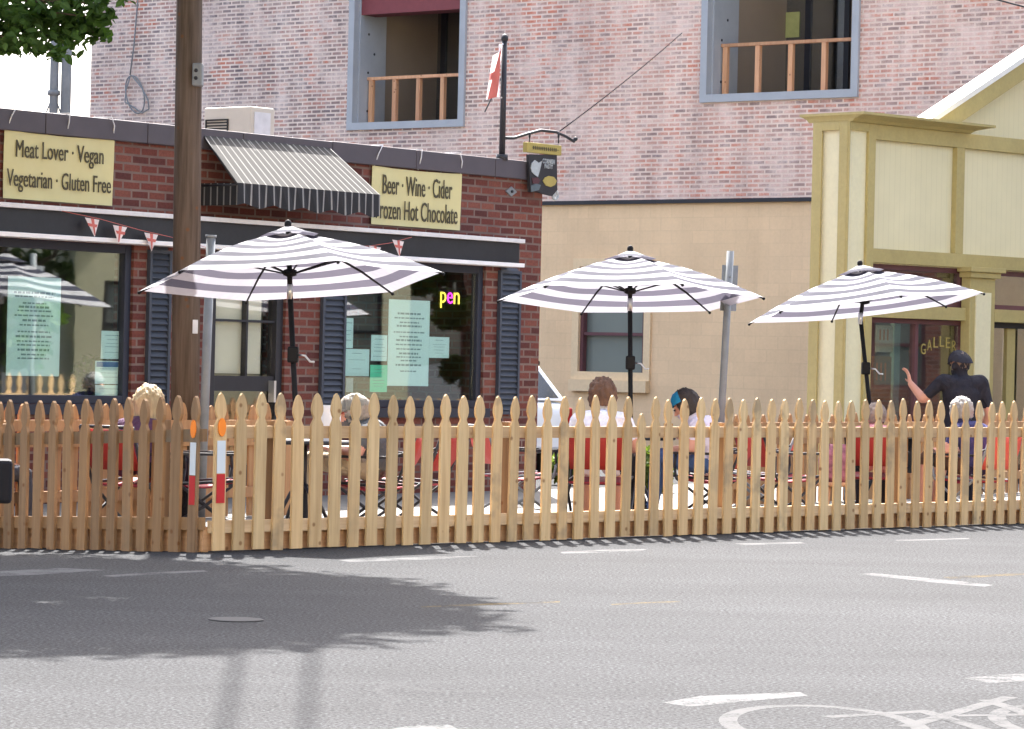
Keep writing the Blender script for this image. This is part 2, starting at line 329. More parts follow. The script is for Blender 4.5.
# ------------------------------------------------------------------ mesh helpers
class MB:
    def __init__(s): s.v = []; s.f = []; s.mi = []; s.smooth = []
    def add(s, vs, fs, mi=0, sm=False):
        o = len(s.v); s.v += [tuple(x) for x in vs]
        for f in fs: s.f.append([i + o for i in f]); s.mi.append(mi); s.smooth.append(sm)
        return s
    def box(s, x0, x1, y0, y1, z0, z1, mi=0):
        if x0 > x1: x0, x1 = x1, x0
        if y0 > y1: y0, y1 = y1, y0
        if z0 > z1: z0, z1 = z1, z0
        v = [(x, y, z) for z in (z0, z1) for y in (y0, y1) for x in (x0, x1)]
        return s.add(v, [(0, 2, 3, 1), (4, 5, 7, 6), (0, 1, 5, 4), (2, 6, 7, 3), (0, 4, 6, 2), (1, 3, 7, 5)], mi)
    def quad(s, a, b, c, d, mi=0): return s.add([a, b, c, d], [(0, 1, 2, 3)], mi)
    def prism(s, poly, fn, t0, t1, mi=0):
        n = len(poly)
        v = [fn(p[0], p[1], t0) for p in poly] + [fn(p[0], p[1], t1) for p in poly]
        f = [tuple(range(n))[::-1], tuple(range(n, 2 * n))] + [(i, (i + 1) % n, n + (i + 1) % n, n + i) for i in range(n)]
        return s.add(v, f, mi)
    def tube(s, pts, rad, n=8, mi=0, cap=True):
        pts = [Vector(p) for p in pts]; rs = rad if isinstance(rad, (list, tuple)) else [rad] * len(pts)
        rings = []; up = None
        for i, p in enumerate(pts):
            d = (pts[min(i + 1, len(pts) - 1)] - pts[max(i - 1, 0)]).normalized()
            if up is None: up = Vector((0, 0, 1)) if abs(d.z) < .9 else Vector((1, 0, 0))
            a = d.cross(up).normalized(); b = a.cross(d).normalized(); up = b
            rings.append([p + (a * math.cos(2 * math.pi * k / n) + b * math.sin(2 * math.pi * k / n)) * rs[i] for k in range(n)])
        v = [q for r in rings for q in r]; f = []
        for i in range(len(pts) - 1):
            for k in range(n):
                f.append((i * n + k, i * n + (k + 1) % n, (i + 1) * n + (k + 1) % n, (i + 1) * n + k))
        if cap: f += [tuple(range(n))[::-1], tuple(range((len(pts) - 1) * n, len(pts) * n))]
        return s.add(v, f, mi, True)
    def lathe(s, prof, c=(0, 0, 0), n=16, mi=0, sx=1, sy=1):
        v = []; f = []
        for r, z in prof:
            for k in range(n):
                a = 2 * math.pi * k / n; v.append((c[0] + r * math.cos(a) * sx, c[1] + r * math.sin(a) * sy, c[2] + z))
        for i in range(len(prof) - 1):
            for k in range(n):
                f.append((i * n + k, i * n + (k + 1) % n, (i + 1) * n + (k + 1) % n, (i + 1) * n + k))
        f += [tuple(range(n))[::-1], tuple(range((len(prof) - 1) * n, len(prof) * n))]
        return s.add(v, f, mi, True)
    def ball(s, c, rx, ry, rz, n=14, mi=0, rot=None):
        v = []; f = []; k2 = n // 2
        for i in range(k2 + 1):
            t = math.pi * i / k2
            for k in range(n):
                a = 2 * math.pi * k / n
                p = Vector((rx * math.sin(t) * math.cos(a), ry * math.sin(t) * math.sin(a), rz * math.cos(t)))
                if rot is not None: p = rot @ p
                v.append(p + Vector(c))
        for i in range(k2):
            for k in range(n): f.append((i * n + k, (i + 1) * n + k, (i + 1) * n + (k + 1) % n, i * n + (k + 1) % n))
        return s.add(v, f, mi, True)
    def build(s, name, mats, parent=None, loc=None, bevel=0, rz=None):
        me = bpy.data.meshes.new(name); me.from_pydata(s.v, [], s.f)
        if not isinstance(mats, (list, tuple)): mats = [mats]
        for x in mats: me.materials.append(x)
        me.polygons.foreach_set('material_index', s.mi); me.polygons.foreach_set('use_smooth', s.smooth); me.update()
        o = bpy.data.objects.new(name, me); COL.objects.link(o)
        if parent: o.parent = parent
        if loc is not None: o.location = loc
        if rz is not None: o.rotation_euler = (0, 0, rz)
        if bevel:
            b = o.modifiers.new('bevel', 'BEVEL'); b.width = bevel; b.segments = 2; b.limit_method = 'ANGLE'; b.angle_limit = R(40)
        return o
def tag(o, label=None, cat=None, group=None, kind=None):
    for k, v in (('label', label), ('category', cat), ('group', group), ('kind', kind)):
        if v: o[k] = v
    return o
def thing(name, loc=(0, 0, 0), rz=0, label=None, cat=None, group=None):
    o = bpy.data.objects.new(name, None); COL.objects.link(o); o.location = loc; o.rotation_euler = (0, 0, rz)
    o.empty_display_size = .2
    return tag(o, label, cat, group)
def fthing(name, fr, label, cat, group=None): return thing(name, fr.O, fr.rz, label, cat, group)
def clone(o, parent=None):
    c = o.copy(); COL.objects.link(c)
    if parent: c.parent = parent
    for ch in list(o.children): clone(ch, c)
    return c
def wall_cells(x0, x1, z0, z1, y0, y1, holes):
    xs = sorted({x0, x1, *[h[0] for h in holes], *[h[1] for h in holes]}); zs = sorted({z0, z1, *[h[2] for h in holes], *[h[3] for h in holes]})
    xs = [x for x in xs if x0 <= x <= x1]; zs = [z for z in zs if z0 <= z <= z1]
    b = MB()
    for i in range(len(xs) - 1):
        for j in range(len(zs) - 1):
            cx, cz = (xs[i] + xs[i + 1]) / 2, (zs[j] + zs[j + 1]) / 2
            if any(h[0] < cx < h[1] and h[2] < cz < h[3] for h in holes): continue
            b.box(xs[i], xs[i + 1], y0, y1, zs[j], zs[j + 1])
    seen = {}
    for k, f in enumerate(b.f):
        key = tuple(sorted(tuple(round(c, 5) for c in b.v[i]) for i in f)); seen.setdefault(key, []).append(k)
    drop = {k for v in seen.values() if len(v) > 1 for k in v}
    b.f = [f for k, f in enumerate(b.f) if k not in drop]; b.mi = [0] * len(b.f); b.smooth = [False] * len(b.f)
    return b
def rect_frame(b, x0, x1, z0, z1, w, y0, y1, mi=0):
    b.box(x0, x0 + w, y0, y1, z0, z1, mi); b.box(x1 - w, x1, y0, y1, z0, z1, mi)
    b.box(x0 + w, x1 - w, y0, y1, z0, z0 + w, mi); b.box(x0 + w, x1 - w, y0, y1, z1 - w, z1, mi)
def text_mesh(txt, height, width=None, depth=.003, bold=0):
    """centred lettering in the x-z plane, front towards -y; returns mesh"""
    cu = bpy.data.curves.new('lettering', 'FONT'); cu.body = txt; cu.align_x = 'CENTER'; cu.align_y = 'CENTER'
    cu.extrude = depth; cu.offset = bold; cu.resolution_u = 3
    o = bpy.data.objects.new('tmp', cu); COL.objects.link(o)
    bpy.context.view_layer.update()
    me = bpy.data.meshes.new_from_object(o.evaluated_get(bpy.context.evaluated_depsgraph_get()))
    bpy.data.objects.remove(o); bpy.data.curves.remove(cu)
    xs = [v.co.x for v in me.vertices]; ys = [v.co.y for v in me.vertices]
    h = max(ys) - min(ys); k = height / h; kx = k if width is None else width / (max(xs) - min(xs))
    mx, my = (max(xs) + min(xs)) / 2, (max(ys) + min(ys)) / 2
    for v in me.vertices: v.co = Vector(((v.co.x - mx) * kx, -v.co.z, (v.co.y - my) * k))
    return me
def letter(txt, height, width, mat, parent, loc, name='lettering', bold=0, rz=0):
    me = text_mesh(txt, height, width, .003, bold); me.name = name; me.materials.append(mat)
    o = bpy.data.objects.new(name, me); COL.objects.link(o); o.parent = parent; o.location = loc; o.rotation_euler = (0, 0, rz); return o
def catenary(a, b, sag, n=12):
    a, b = Vector(a), Vector(b)
    return [a.lerp(b, i / n) - Vector((0, 0, sag * 4 * (i / n) * (1 - i / n))) for i in range(n + 1)]

# ------------------------------------------------------------------ frames
C0 = Vector((-2.038, 21.904, 0))
FR = Frame(C0.x, C0.y, .688, .7256)                      # front picket fence, running right
FL = Frame(C0.x, C0.y, .7256, -.688)                     # side picket fence (local x negative = left)
SF = Frame(-3.255, 29.0, .616, .788)                     # brick shop front
TW = Frame(6.97, 46.7, .788, -.616)                      # tall brick wall
OB = Frame(3.94, 38.8, .72, .694)                        # olive building

def gz(x, y):
    q = Vector((x, y, 0)) - C0; a = q.dot(FR.X); b = q.dot(FR.Y)
    k = min(1, max(0, (1.0 - a) / 1.0)); k = k * k * (3 - 2 * k)
    return -.045 * min(max(b, 0), 5) * k
# ------------------------------------------------------------------ ground
b = MB()
xs = [-900, -300, -80, -30] + [-16 + i * .5 for i in range(57)] + [20, 40, 100, 300, 900]
ys = [-300, -60, 0, 8, 14] + [18 + i * .5 for i in range(45)] + [45, 60, 100, 300, 1500]
nx = len(xs)
b.add([(x, y, gz(x, y)) for y in ys for x in xs], [(j * nx + i, j * nx + i + 1, (j + 1) * nx + i + 1, (j + 1) * nx + i) for j in range(len(ys) - 1) for i in range(nx - 1)], 0, True)
tag(b.build('road', m['asphalt']), kind='structure')
# sidewalk slab inside the fence up to the shop
b = MB()
poly = [FR.w(.9, .32), FR.w(14, .32), FR.w(20, 9), SF.w(7.5, -.02), SF.w(-1, -.02), FR.w(.9, 4.5)]
b.prism([(p.x, p.y) for p in poly], lambda x, y, t: (x, y, t), -.05, .022)
tag(b.build('sidewalk', m['concrete']), kind='structure')
# ------------------------------------------------------------------ road markings
def stripe(pts_px, mat, name='road_marking', z=.0005):
    v = [ground(px, py, z) for px, py in pts_px]
    o = MB().add(v, [tuple(range(len(v)))]).build(name, mat); tag(o, kind='structure'); return o
for q in ([(0, 571), (60, 568), (105, 570), (40, 574.5), (0, 576)], [(103, 575.5), (150, 572.5), (203, 570), (208, 571.5), (150, 574.5), (110, 577)],
          [(560, 552), (600, 549.8), (648, 549), (640, 551), (600, 552.5), (563, 553.5)], [(735, 543.5), (800, 542), (806, 543.3), (740, 545.2)],
          [(895, 539.8), (968, 538), (970, 539), (897, 541)], [(858, 574), (872, 573), (950, 580), (994, 585), (985, 586.5), (940, 583)],
          [(338, 560), (430, 556.5), (480, 556), (440, 559), (350, 562)],
          [(662, 702.5), (700, 696), (800, 692), (808, 695.5), (745, 701.5), (690, 706.5)], [(962, 678), (1000, 674.5), (1060, 672), (1060, 679), (990, 683)],
          [(380, 731), (420, 724), (450, 725), (462, 731)]):
    stripe(q, m['rpaint'])
for q in ([(943, 577), (1000, 574), (1060, 571.5), (1060, 573.5), (1000, 576), (950, 579)], [(420, 606), (500, 603), (560, 601), (560, 602.3), (500, 604.5), (422, 607.5)],
          [(610, 604), (640, 602.4), (680, 600.9), (680, 601.9), (640, 603.5), (612, 605)]):
    stripe(q, m['rpainty'])
# bicycle symbol
b = MB()
def flatring(b, c, ax, ay, w, n=48, z=.0005, ang=0, a0=0, a1=2 * math.pi):
    v = []; ca, sa = math.cos(ang), math.sin(ang)
    for i in range(n + 1):
        a = a0 + (a1 - a0) * i / n
        for k in (1, 0):
            x, y = (ax - w * (1 - k)) * math.cos(a), (ay - w * (1 - k)) * math.sin(a)
            v.append((c[0] + ca * x - sa * y, c[1] + sa * x + ca * y, z))
    b.add(v, [(2 * i, 2 * i + 1, 2 * i + 3, 2 * i + 2) for i in range(n)])
def flatbar(b, p, q, w, z=.002):
    p, q = Vector(p), Vector(q); d = (q - p).normalized(); nn = Vector((-d.y, d.x, 0)) * w / 2
    b.add([(p + nn)[:2] + (z,), (q + nn)[:2] + (z,), (q - nn)[:2] + (z,), (p - nn)[:2] + (z,)], [(0, 1, 2, 3)])
wc = ground(824, 725); flatring(b, wc, .39, .72, .07)
wc2 = wc + Vector((1.05, .25, 0)); flatring(b, wc2, .39, .72, .07, z=.0007)
for p, q in (((826, 717), (930, 711)), ((905, 727), (1010, 697)), ((955, 716), (1060, 714)), ((925, 712), (985, 730)), ((985, 700), (1040, 718))):
    zb_k = globals().get('zb_k', .0006) + .0002; flatbar(b, ground(*p, 0), ground(*q, 0), .07, zb_k)
tag(b.build('bicycle_marking', m['rpaintf']), kind='structure')
b = MB(); c = ground(236, 620); b.lathe([(.14, 0), (.14, .004), (.12, .005)], (c.x, c.y, .0005), 24)
tag(b.build('manhole_cover', m['iron']), 'small round iron cover set in the shaded asphalt', 'manhole cover')

# ------------------------------------------------------------------ picket fences
def picket_poly(w, h):
    r = [(w / 2, 0), (w / 2, h - .235), (w * .46, h - .215), (w * .28, h - .182), (w * .265, h - .17), (w * .38, h - .148), (w * .455, h - .122), (w * .44, h - .09), (w * .33, h - .05), (w * .16, h - .015), (0, h)]
    return r + [(-x, z) for x, z in r[-2::-1]]
def make_picket(parent, x, h, w, mat, z0=0, lean=0, y=0, t=.019):
    b = MB(); b.prism(picket_poly(w, h), lambda px, pz, tt: (px, tt, pz), -t / 2, t / 2)
    o = b.build('picket', mat, parent, (x, y, z0)); o.rotation_euler = (random.gauss(0, .006), lean, random.gauss(0, .01)); return o
def tape(p, w, h):
    for nm, mt, z0, z1 in (('reflector', 'orange', .76, .90), ('silver_tape', 'silver', .52, .74), ('red_tape', 'redtape', .32, .515)):
        b = MB()
        if nm == 'reflector':
            poly = [(w * .33 * math.cos(a), .83 + .062 * math.sin(a)) for a in [2 * math.pi * i / 20 for i in range(20)]]
            b.prism(poly, lambda px, pz, tt: (px, tt, pz), -.022, -.0142)
        else: b.box(-w * .36, w * .36, -.0165, -.0135, z0, z1)
        b.build(nm, m[mt], p)
fence = fthing('picket_fence', FR, 'long natural wood picket fence along the street in front of the umbrellas', 'fence')
n = 0; x = .128
while x < 10.4:
    h = random.gauss(1.07, .006); w = random.gauss(.1, .004)
    if 4.28 < x < 4.44: h = .945
    p = make_picket(fence, x, h, w, m['wood'], random.uniform(0, .012), random.gauss(0, .006))
    if n == 0: tape(p, w, h)
    x += random.gauss(.1775, .005); n += 1
for z0 in (.765, .125):
    b = MB()
    for i in range(4):
        b.box(.07 + i * 2.6, .07 + (i + 1) * 2.6 - .006, .011, .05, z0, z0 + .085)
    b.build('rail', m['woodx'], fence, bevel=.003)
MB().box(.04, 10.5, .055, .093, .005, .155).build('kickboard', m['kick'], fence)
for i in range(5): MB().box(.62 + i * 2.42, .71 + i * 2.42, .095, .185, 0, .88).build('post', m['woodshade'], fence)
side = fthing('picket_fence', FL, 'shaded wood picket fence section at the street corner on the left', 'fence')
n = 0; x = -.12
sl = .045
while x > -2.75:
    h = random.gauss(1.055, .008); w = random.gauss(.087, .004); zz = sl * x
    p = make_picket(side, x, h, w, m['woodshade'], zz, random.gauss(0, .008), 0, .026)
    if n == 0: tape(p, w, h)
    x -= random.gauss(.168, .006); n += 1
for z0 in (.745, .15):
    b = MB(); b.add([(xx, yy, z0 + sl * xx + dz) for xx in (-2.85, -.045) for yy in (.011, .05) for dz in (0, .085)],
        [(0, 1, 3, 2), (4, 6, 7, 5), (0, 4, 5, 1), (2, 3, 7, 6), (0, 2, 6, 4), (1, 5, 7, 3)]); b.build('rail', m['woodshade'], side)
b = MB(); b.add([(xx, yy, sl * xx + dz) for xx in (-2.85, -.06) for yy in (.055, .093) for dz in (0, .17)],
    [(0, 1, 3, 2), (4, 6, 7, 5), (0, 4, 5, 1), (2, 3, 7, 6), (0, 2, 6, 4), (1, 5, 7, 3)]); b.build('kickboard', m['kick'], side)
for xx in (-.62, -2.4): MB().box(xx - .05, xx + .04, .095, .185, sl * xx, sl * xx + .9).build('post', m['woodshade'], side)
def back_fence(p0, p1, h, label, spacing=.17):
    fr = Frame(p0.x, p0.y, p1.x - p0.x, p1.y - p0.y); L = (p1 - p0).length
    o = fthing('picket_fence', fr, label, 'fence'); x = .06
    while x < L:
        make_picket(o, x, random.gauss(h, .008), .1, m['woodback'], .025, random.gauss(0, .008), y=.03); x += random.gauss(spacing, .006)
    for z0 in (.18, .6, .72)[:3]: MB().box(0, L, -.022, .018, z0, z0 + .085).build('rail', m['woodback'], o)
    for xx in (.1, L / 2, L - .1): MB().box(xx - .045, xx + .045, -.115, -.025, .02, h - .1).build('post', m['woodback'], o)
pA0 = SF.w(SF.hx(-12, 415, -2.42), -2.42); pA1 = SF.w(SF.hx(288, 415, -2.42), -2.42)
back_fence(pA0, pA1, .9, 'short cedar picket fence behind the left tables before the brick shop')
pB0 = at(737, 400, 30.6); pB1 = at(1045, 400, 36.2); pB0.z = pB1.z = 0
back_fence(pB0, pB1, .86, 'cedar picket fence behind the right tables before the olive building')

# ------------------------------------------------------------------ brick shop
shop = fthing('brick_shop', SF, 'one storey red brick shop with black fascia and navy shutters', 'shop')
xL = -5.0; xR = SF.hx(540, 300); ztop = SF.hz(300, 139)
zf1 = SF.hz(300, 226); zf0 = SF.hz(300, 254)
zw1 = zf0 - .012
sx = lambda px, py=300: SF.hx(px, py)
W1 = (-3.4, sx(133), SF.hz(60, 404), zw1)
D1 = (sx(212), sx(286), .02, zw1)
W2 = (sx(343), sx(485), SF.hz(440, 408), zw1)
wall_cells(xL, xR, 0, ztop - .02, 0, .24, [W1, D1, W2]).build('wall', m['redbrick'], shop)
MB().box(xR - .24, xR, .241, 7, 0, ztop - .02).build('wall', m['redbrick'], shop)
MB().box(xL, xL + .24, .241, 7, 0, ztop - .02).build('wall', m['redbrick'], shop)
MB().box(xL + .24, xR - .24, 7 - .24, 7, 0, ztop - .02).build('wall', m['redbrick'], shop)
MB().box(xL + .241, xR - .241, .242, 6.75, ztop - .5, ztop - .35).build('roof', m['coping'], shop)
# coping in lengths
b = MB(); cz0 = SF.hz(300, 158.5)
xx = xL - .05
while xx < xR:
    x1 = min(xx + 1.24, xR + .04); b.box(xx, x1 - .006, -.06, .3, cz0, ztop + random.uniform(0, .006)); xx = x1
b.build('coping', m['coping'], shop, bevel=.008)
MB().box(xR - .28, xR + .045, .301, 7.05, cz0, ztop).build('coping', m['coping'], shop)
MB().box(xL - .045, xL + .28, .301, 7.05, cz0, ztop).build('coping', m['coping'], shop)
# fascia box
xfe = SF.hx(521, 250, -.2)
MB().box(xL + .02, xfe, -.18, -.003, zf0 + .03, zf1 - .03).build('fascia', m['fascia'], shop)
b = MB(); b.box(xL, xfe + .03, -.23, -.002, zf1 - .028, zf1 + .012); b.build('fascia_trim', m['dirtywhite'], shop, bevel=.004)
b = MB(); b.box(xL, xfe + .03, -.23, -.002, zf0 - .01, zf0 + .029); b.build('fascia_trim', m['white'], shop, bevel=.004)
# interior
MB().box(xL + .25, xR - .25, 3.6, 3.66, 0, ztop - .51).build('back_wall', m['inter'], shop)
MB().box(xL + .25, xR - .25, .25, 3.6, .0, .03).build('shop_floor', m['dark'], shop)
def shop_window(hole, mull=()):
    x0, x1, z0, z1 = hole
    f = MB(); rect_frame(f, x0, x1, z0, z1, .075, .03, .12)
    for mx in mull: f.box(mx - .03, mx + .03, .035, .115, z0 + .075, z1 - .075)
    w = f.build('window', m['navy'], shop, bevel=.006)
    MB().box(x0 + .075, x1 - .075, .07, .082, z0 + .075, z1 - .075).build('pane', m['tint'], w)
    MB().box(x0 - .05, x1 + .05, -.06, .05, z0 - .09, z0 - .001).build('sill', m['navy'], w)
    return w
w1 = shop_window(W1, (-2.3,)); w2 = shop_window(W2)
# shutters
def shutter(x0, x1, z0, z1):
    f = MB(); rect_frame(f, x0, x1, z0, z1, .03, -.045, -.004)
    s_ = f.build('shutter', m['shutter'], shop)
    l = MB(); z = z0 + .03
    while z < z1 - .03:
        l.add([(x0 + .03, -.02, z), (x1 - .03, -.02, z), (x1 - .03, -.04, z + .012), (x0 + .03, -.04, z + .012), (x0 + .03, -.006, z + .062), (x1 - .03, -.006, z + .062)], [(0, 1, 2, 3), (3, 2, 5, 4)]); z += .058
    l.build('louvre', m['shutter'], s_)
for a, c in ((146, 168), (320, 343.5), (497, 518)):
    shutter(sx(a), sx(c), W2[2] - .06, zw1 - .03)
# door bay
x0, x1, z0, z1 = D1
f = MB(); rect_frame(f, x0, x1, z0, z1, .09, .03, .14)
door = f.build('door', m['black'], shop, bevel=.004)
f = MB(); zm = SF.hz(245, 376); zt = SF.hz(245, 297)
MB().box(x0 + .09, x1 - .09, .05, .11, .1, .32).build('kick_panel', m['black'], door)
f.box(x0 + .09, x1 - .09, .05, .11, zm - .14, zm)
f.box((x0 + x1) / 2 + .02, (x0 + x1) / 2 + .045, .05, .11, zm, z1 - .09); f.box(x0 + .09, x1 - .09, .052, .108, SF.hz(245, 322), SF.hz(245, 322) + .022)
f.build('door_frame', m['black'], door)
MB().box(x0 + .09, x1 - .09, .085, .095, .32, z1 - .09).build('pane', m['clear'], door)
MB().box(x0 + .13, x1 - .2, .125, .138, zm + .02, z1 - .1).build('reflection_panel', pm('door_reflection_cream', lin(216, 212, 196), .8, .06, 2), door)  # cream panel behind the glass, standing in for a pale building's reflection
MB().box(x1 - .16, x1 - .13, -.02, .05, .9, 1.1).build('handle', m['alu'], door)
# poster helpers: lie just inside/outside the glass
def notice(px0, px1, py0, py1, mat, label, lines=0, y=.092, mat2=None, band=0):
    xa, za = SF.hit(px0, (py0 + py1) / 2, y); xb, _ = SF.hit(px1, (py0 + py1) / 2, y)
    zt = SF.hz((px0 + px1) / 2, py0, y); zb = SF.hz((px0 + px1) / 2, py1, y)
    o = thing('notice', SF.w((xa + xb) / 2, y, zb), SF.rz, label, 'notice'); w = (xb - xa) / 2; h = zt - zb
    MB().box(-w, w, -.002, .002, 0, h).build('sheet', mat, o)
    if lines:
        t = MB(); z = h * .84; k = 0
        while z > h * .14 and k < lines:
            ww = w * random.uniform(.35, .78); hh = h * (.016 if k % 3 else .022); xx = -ww
            while xx < ww:
                l = random.uniform(.02, .06) * (w / .3); t.box(xx, min(ww, xx + l), -.0035, -.0022, z - hh / 2, z + hh / 2); xx += l + .012 * w / .3
            z -= h * .72 / lines * random.choice((.8, 1, 1, 1.4)); k += 1
        t.build('print', m['thinink'], o)
    if band: MB().box(-w * .92, w * .92, -.0038, -.0024, h * .74, h * .96).build('print', mat2, o)
    return o
notice(7, 60, 277, 376, m['paper'], 'large pale notice with many text lines in the left shop window', 15)
notice(101, 123, 331, 359, m['paper'], 'small white card with a blue mark, top of the pair by the window frame', 5)
notice(95, 123, 361, 384, m['paper'], 'card with a blue heading band in the left shop window', 4, band=1, mat2=m['paperb'])
notice(95, 122, 385, 409, m['paper'], 'plain white card lowest in the left shop window corner', 3)
notice(388, 429, 300, 386, m['paper'], 'large pale notice with centred text lines in the right shop window', 14)
notice(429, 449, 337, 358, m['paper'], 'small square flyer stuck right of the large notice in the window', 5)
notice(370, 387, 365, 392, m['paperg'], 'bright green flyer at the foot of the right shop window', 6)
notice(371, 387, 335, 361, m['paper'], 'pale flyer above the bright green flyer in the right window', 5)
notice(343.5, 353, 318, 348, m['paper'], 'narrow pale flyer at the far left of the right window', 4)
notice(344, 369, 349, 376, m['paper'], 'wide pale flyer left of the green flyer in the right window', 3)
notice(346, 353, 378, 392, m['pale'], 'small dark printed card in the bottom left of the right window', 3)
# neon
px, pz = SF.hit(450, 298, .11)
nn = thing('neon_sign', SF.w(px, .11, pz - .1), SF.rz, 'lit neon sign in yellow and magenta letters in the right window', 'neon sign')
for ch, dx, mt in (('p', -.105, 'neony'), ('e', 0, 'neonp'), ('n', .105, 'neony')):
    letter(ch, .16 if ch == 'p' else .115, .09, m[mt], nn, (dx, 0, .1 - (.022 if ch == 'p' else 0)), 'letter', .0)
MB().box(-.17, .17, .012, .02, .16, .175).build('bracket', m['black'], nn)
# things behind the left window
p = SF.w(SF.hx(96, 340, .55), .55, .03)
pot = thing('potted_plant', p, 0, 'green potted plant on the floor inside the left shop window', 'plant')
MB().lathe([(.14, 0), (.19, .62), (.2, .62)], n=14).build('pot', pm('terracotta', lin(128, 70, 54), .8), pot)
def leaf_cloud(b, c, r, n, size, squash=1, seedf=1.0, shell=.35):
    for _ in range(n):
        u = Vector((random.gauss(0, 1), random.gauss(0, 1), random.gauss(0, 1))).normalized()
        d = u * (random.uniform(shell, 1) ** .6)
        p = Vector(c) + Vector((d.x * r, d.y * r, d.z * r * squash))
        leaf(b, p, size * random.uniform(.6, 1.3))
def leaf(b, p, s):
    e = Euler((random.uniform(-1.1, 1.1), random.uniform(-1.1, 1.1), random.uniform(0, 6.28))).to_matrix()
    q = [Vector((0, -.5, 0)), Vector((.3, -.12, .07)), Vector((.22, .25, .05)), Vector((0, .55, -.06)), Vector((-.22, .25, .05)), Vector((-.3, -.12, .07))]
    b.add([p + e @ (v * s) for v in q], [(0, 1, 2, 3), (0, 3, 4, 5)])
b = MB(); leaf_cloud(b, (0, 0, .95), .26, 900, .06, 1.3); b.build('foliage', m['leaf2'], pot)
# bunting
def bunting(pts, flags, label):
    o = fthing('bunting', SF, label, 'bunting')
    P = [Vector((*[SF.hx(a, c, -.26)], -.26, SF.hz(a, c, -.26))) for a, c in pts]
    MB().tube(P, .0025, 5).build('cord', m['stg'], o)
    for a, c in flags:
        x_, z_ = SF.hit(a, c, -.262); w = .085; h = .16
        b = MB(); e = random.uniform(-.03, .03)
        b.add([(x_ - w, -.262, z_), (x_ + w, -.262, z_ - .012), (x_ + e, -.275, z_ - h), (x_ - w, -.265, z_), (x_ + w, -.265, z_ - .012), (x_ + e, -.278, z_ - h)], [(0, 1, 2), (5, 4, 3)])
        pn = b.build('pennant', m['flagw'], o)
        b = MB(); y = -.2805
        b.add([(x_ - .02, y + .012, z_ - .004), (x_ + .02, y + .012, z_ - .006), (x_ + e + .006, y, z_ - h * .9), (x_ + e - .006, y, z_ - h * .9)], [(0, 1, 2, 3)])
        b.add([(x_ - w * .72, y + .009, z_ - .045), (x_ + w * .68, y + .009, z_ - .055), (x_ + w * .55, y + .007, z_ - .08), (x_ - w * .55, y + .007, z_ - .072)], [(0, 1, 2, 3)])
        b.build('cross', m['stg'], pn)
bunting([(62, 211), (100, 219), (140, 230), (175, 238), (215, 250)], [(92, 218), (120, 225.5), (151, 233)], 'row of small red and white pennants strung left of the wooden pole')
bunting([(345, 247), (370, 246), (390, 243), (412, 237)], [(375, 246), (398, 240)], 'pair of red and white pennants strung under the beer banner')
# banners
def banner(px0, px1, pyt0, pyb, l1, l2, label, cords):
    y = -.035
    xa = SF.hx(px0, (pyt0 + pyb) / 2, y); xb = SF.hx(px1, (pyt0 + pyb) / 2, y)
    zt = SF.hz(px0, pyt0, y); zb = SF.hz(px0, pyb, y)
    o = thing('banner', SF.w((xa + xb) / 2, y, zb), SF.rz, label, 'banner'); w = (xb - xa) / 2; h = zt - zb
    b = MB(); nxx, nzz = 16, 6; v = []; 
    for j in range(nzz + 1):
        for i in range(nxx + 1):
            xx = -w + 2 * w * i / nxx; zz = h * j / nzz
            v.append((xx, .006 * math.sin(i * 1.3 + j * .5), zz - (.012 * math.sin(math.pi * i / nxx) if j == nzz else 0)))
    for i in range(len(v)): pass
    N = len(v); v2 = [(a, c + .004, d) for a, c, d in v]
    q = lambda j, i: j * (nxx + 1) + i
    fs = [(q(j, i), q(j, i + 1), q(j + 1, i + 1), q(j + 1, i)) for j in range(nzz) for i in range(nxx)]
    b.add(v + v2, fs + [tuple(N + k for k in f[::-1]) for f in fs], 0, True)
    b.build('sheet', m['banner'], o)
    for t, zz, ww in ((l1[0], .70, l1[1]), (l2[0], .27, l2[1])):
        letter(t, h * .335, 2 * w * ww, m['ink'], o, (-.01 * w, -.0135, h * zz), 'lettering', 0)
    b = MB()
    for cx in cords: b.tube([(cx * w, -.003, h), (cx * w * .97, -.04, h + .12), (cx * w * .9, -.05, ztop - zb + .012), (cx * w * .85, .3, ztop - zb + .015)], .006, 5)
    b.build('cord', m['dirtywhite'], o)
    e = MB()
    for i in (-1, 1):
        for k in (.02, .98): e.lathe([(.012, 0), (.012, .002)], (0, 0, 0), 8)
    return o
banner(4, 113.5, 129.5, 198, ('Meat Lover · Vegan', .80), ('Vegetarian · Gluten Free', .95), 'yellow vinyl banner reading Meat Lover Vegan Vegetarian Gluten Free', (-.97, .1, .97))
banner(372, 461, 165.5, 224, ('Beer · Wine · Cider', .78), ('Frozen Hot Chocolate', .915), 'yellow vinyl banner reading Beer Wine Cider Frozen Hot Chocolate', (-.97, 0, .97))
# awning
xa = SF.hx(201, 131, -.02); xb = SF.hx(325.5, 143.5, -.02); zt = SF.hz(260, 137, -.02)
o_ = .3
for _ in range(60):
    if SF.hx(237, 182.6, -o_) < xa: break
    o_ += .02
pr = -o_; zf = SF.hz(237, 182.6, pr)
aw = fthing('awning', SF, 'striped grey and white fabric awning with black valance over the shop door', 'awning')
ns = 20; b = MB(); xb2 = SF.hx(380, 194.5, pr)
def awx(t, u): return (xa + (xb - xa) * t) * (1 - u) + (xa + (xb2 - xa) * t) * u
for i in range(ns):
    for (ta, tb, mi) in ((i / ns, (i + .82) / ns, 0), ((i + .82) / ns, (i + 1) / ns, 1)):
        b.quad((awx(ta, 0), -.02, zt), (awx(tb, 0), -.02, zt), (awx(tb, 1), pr, zf), (awx(ta, 1), pr, zf), mi)
b.build('canopy', [m['awn'], m['awnw']], aw)
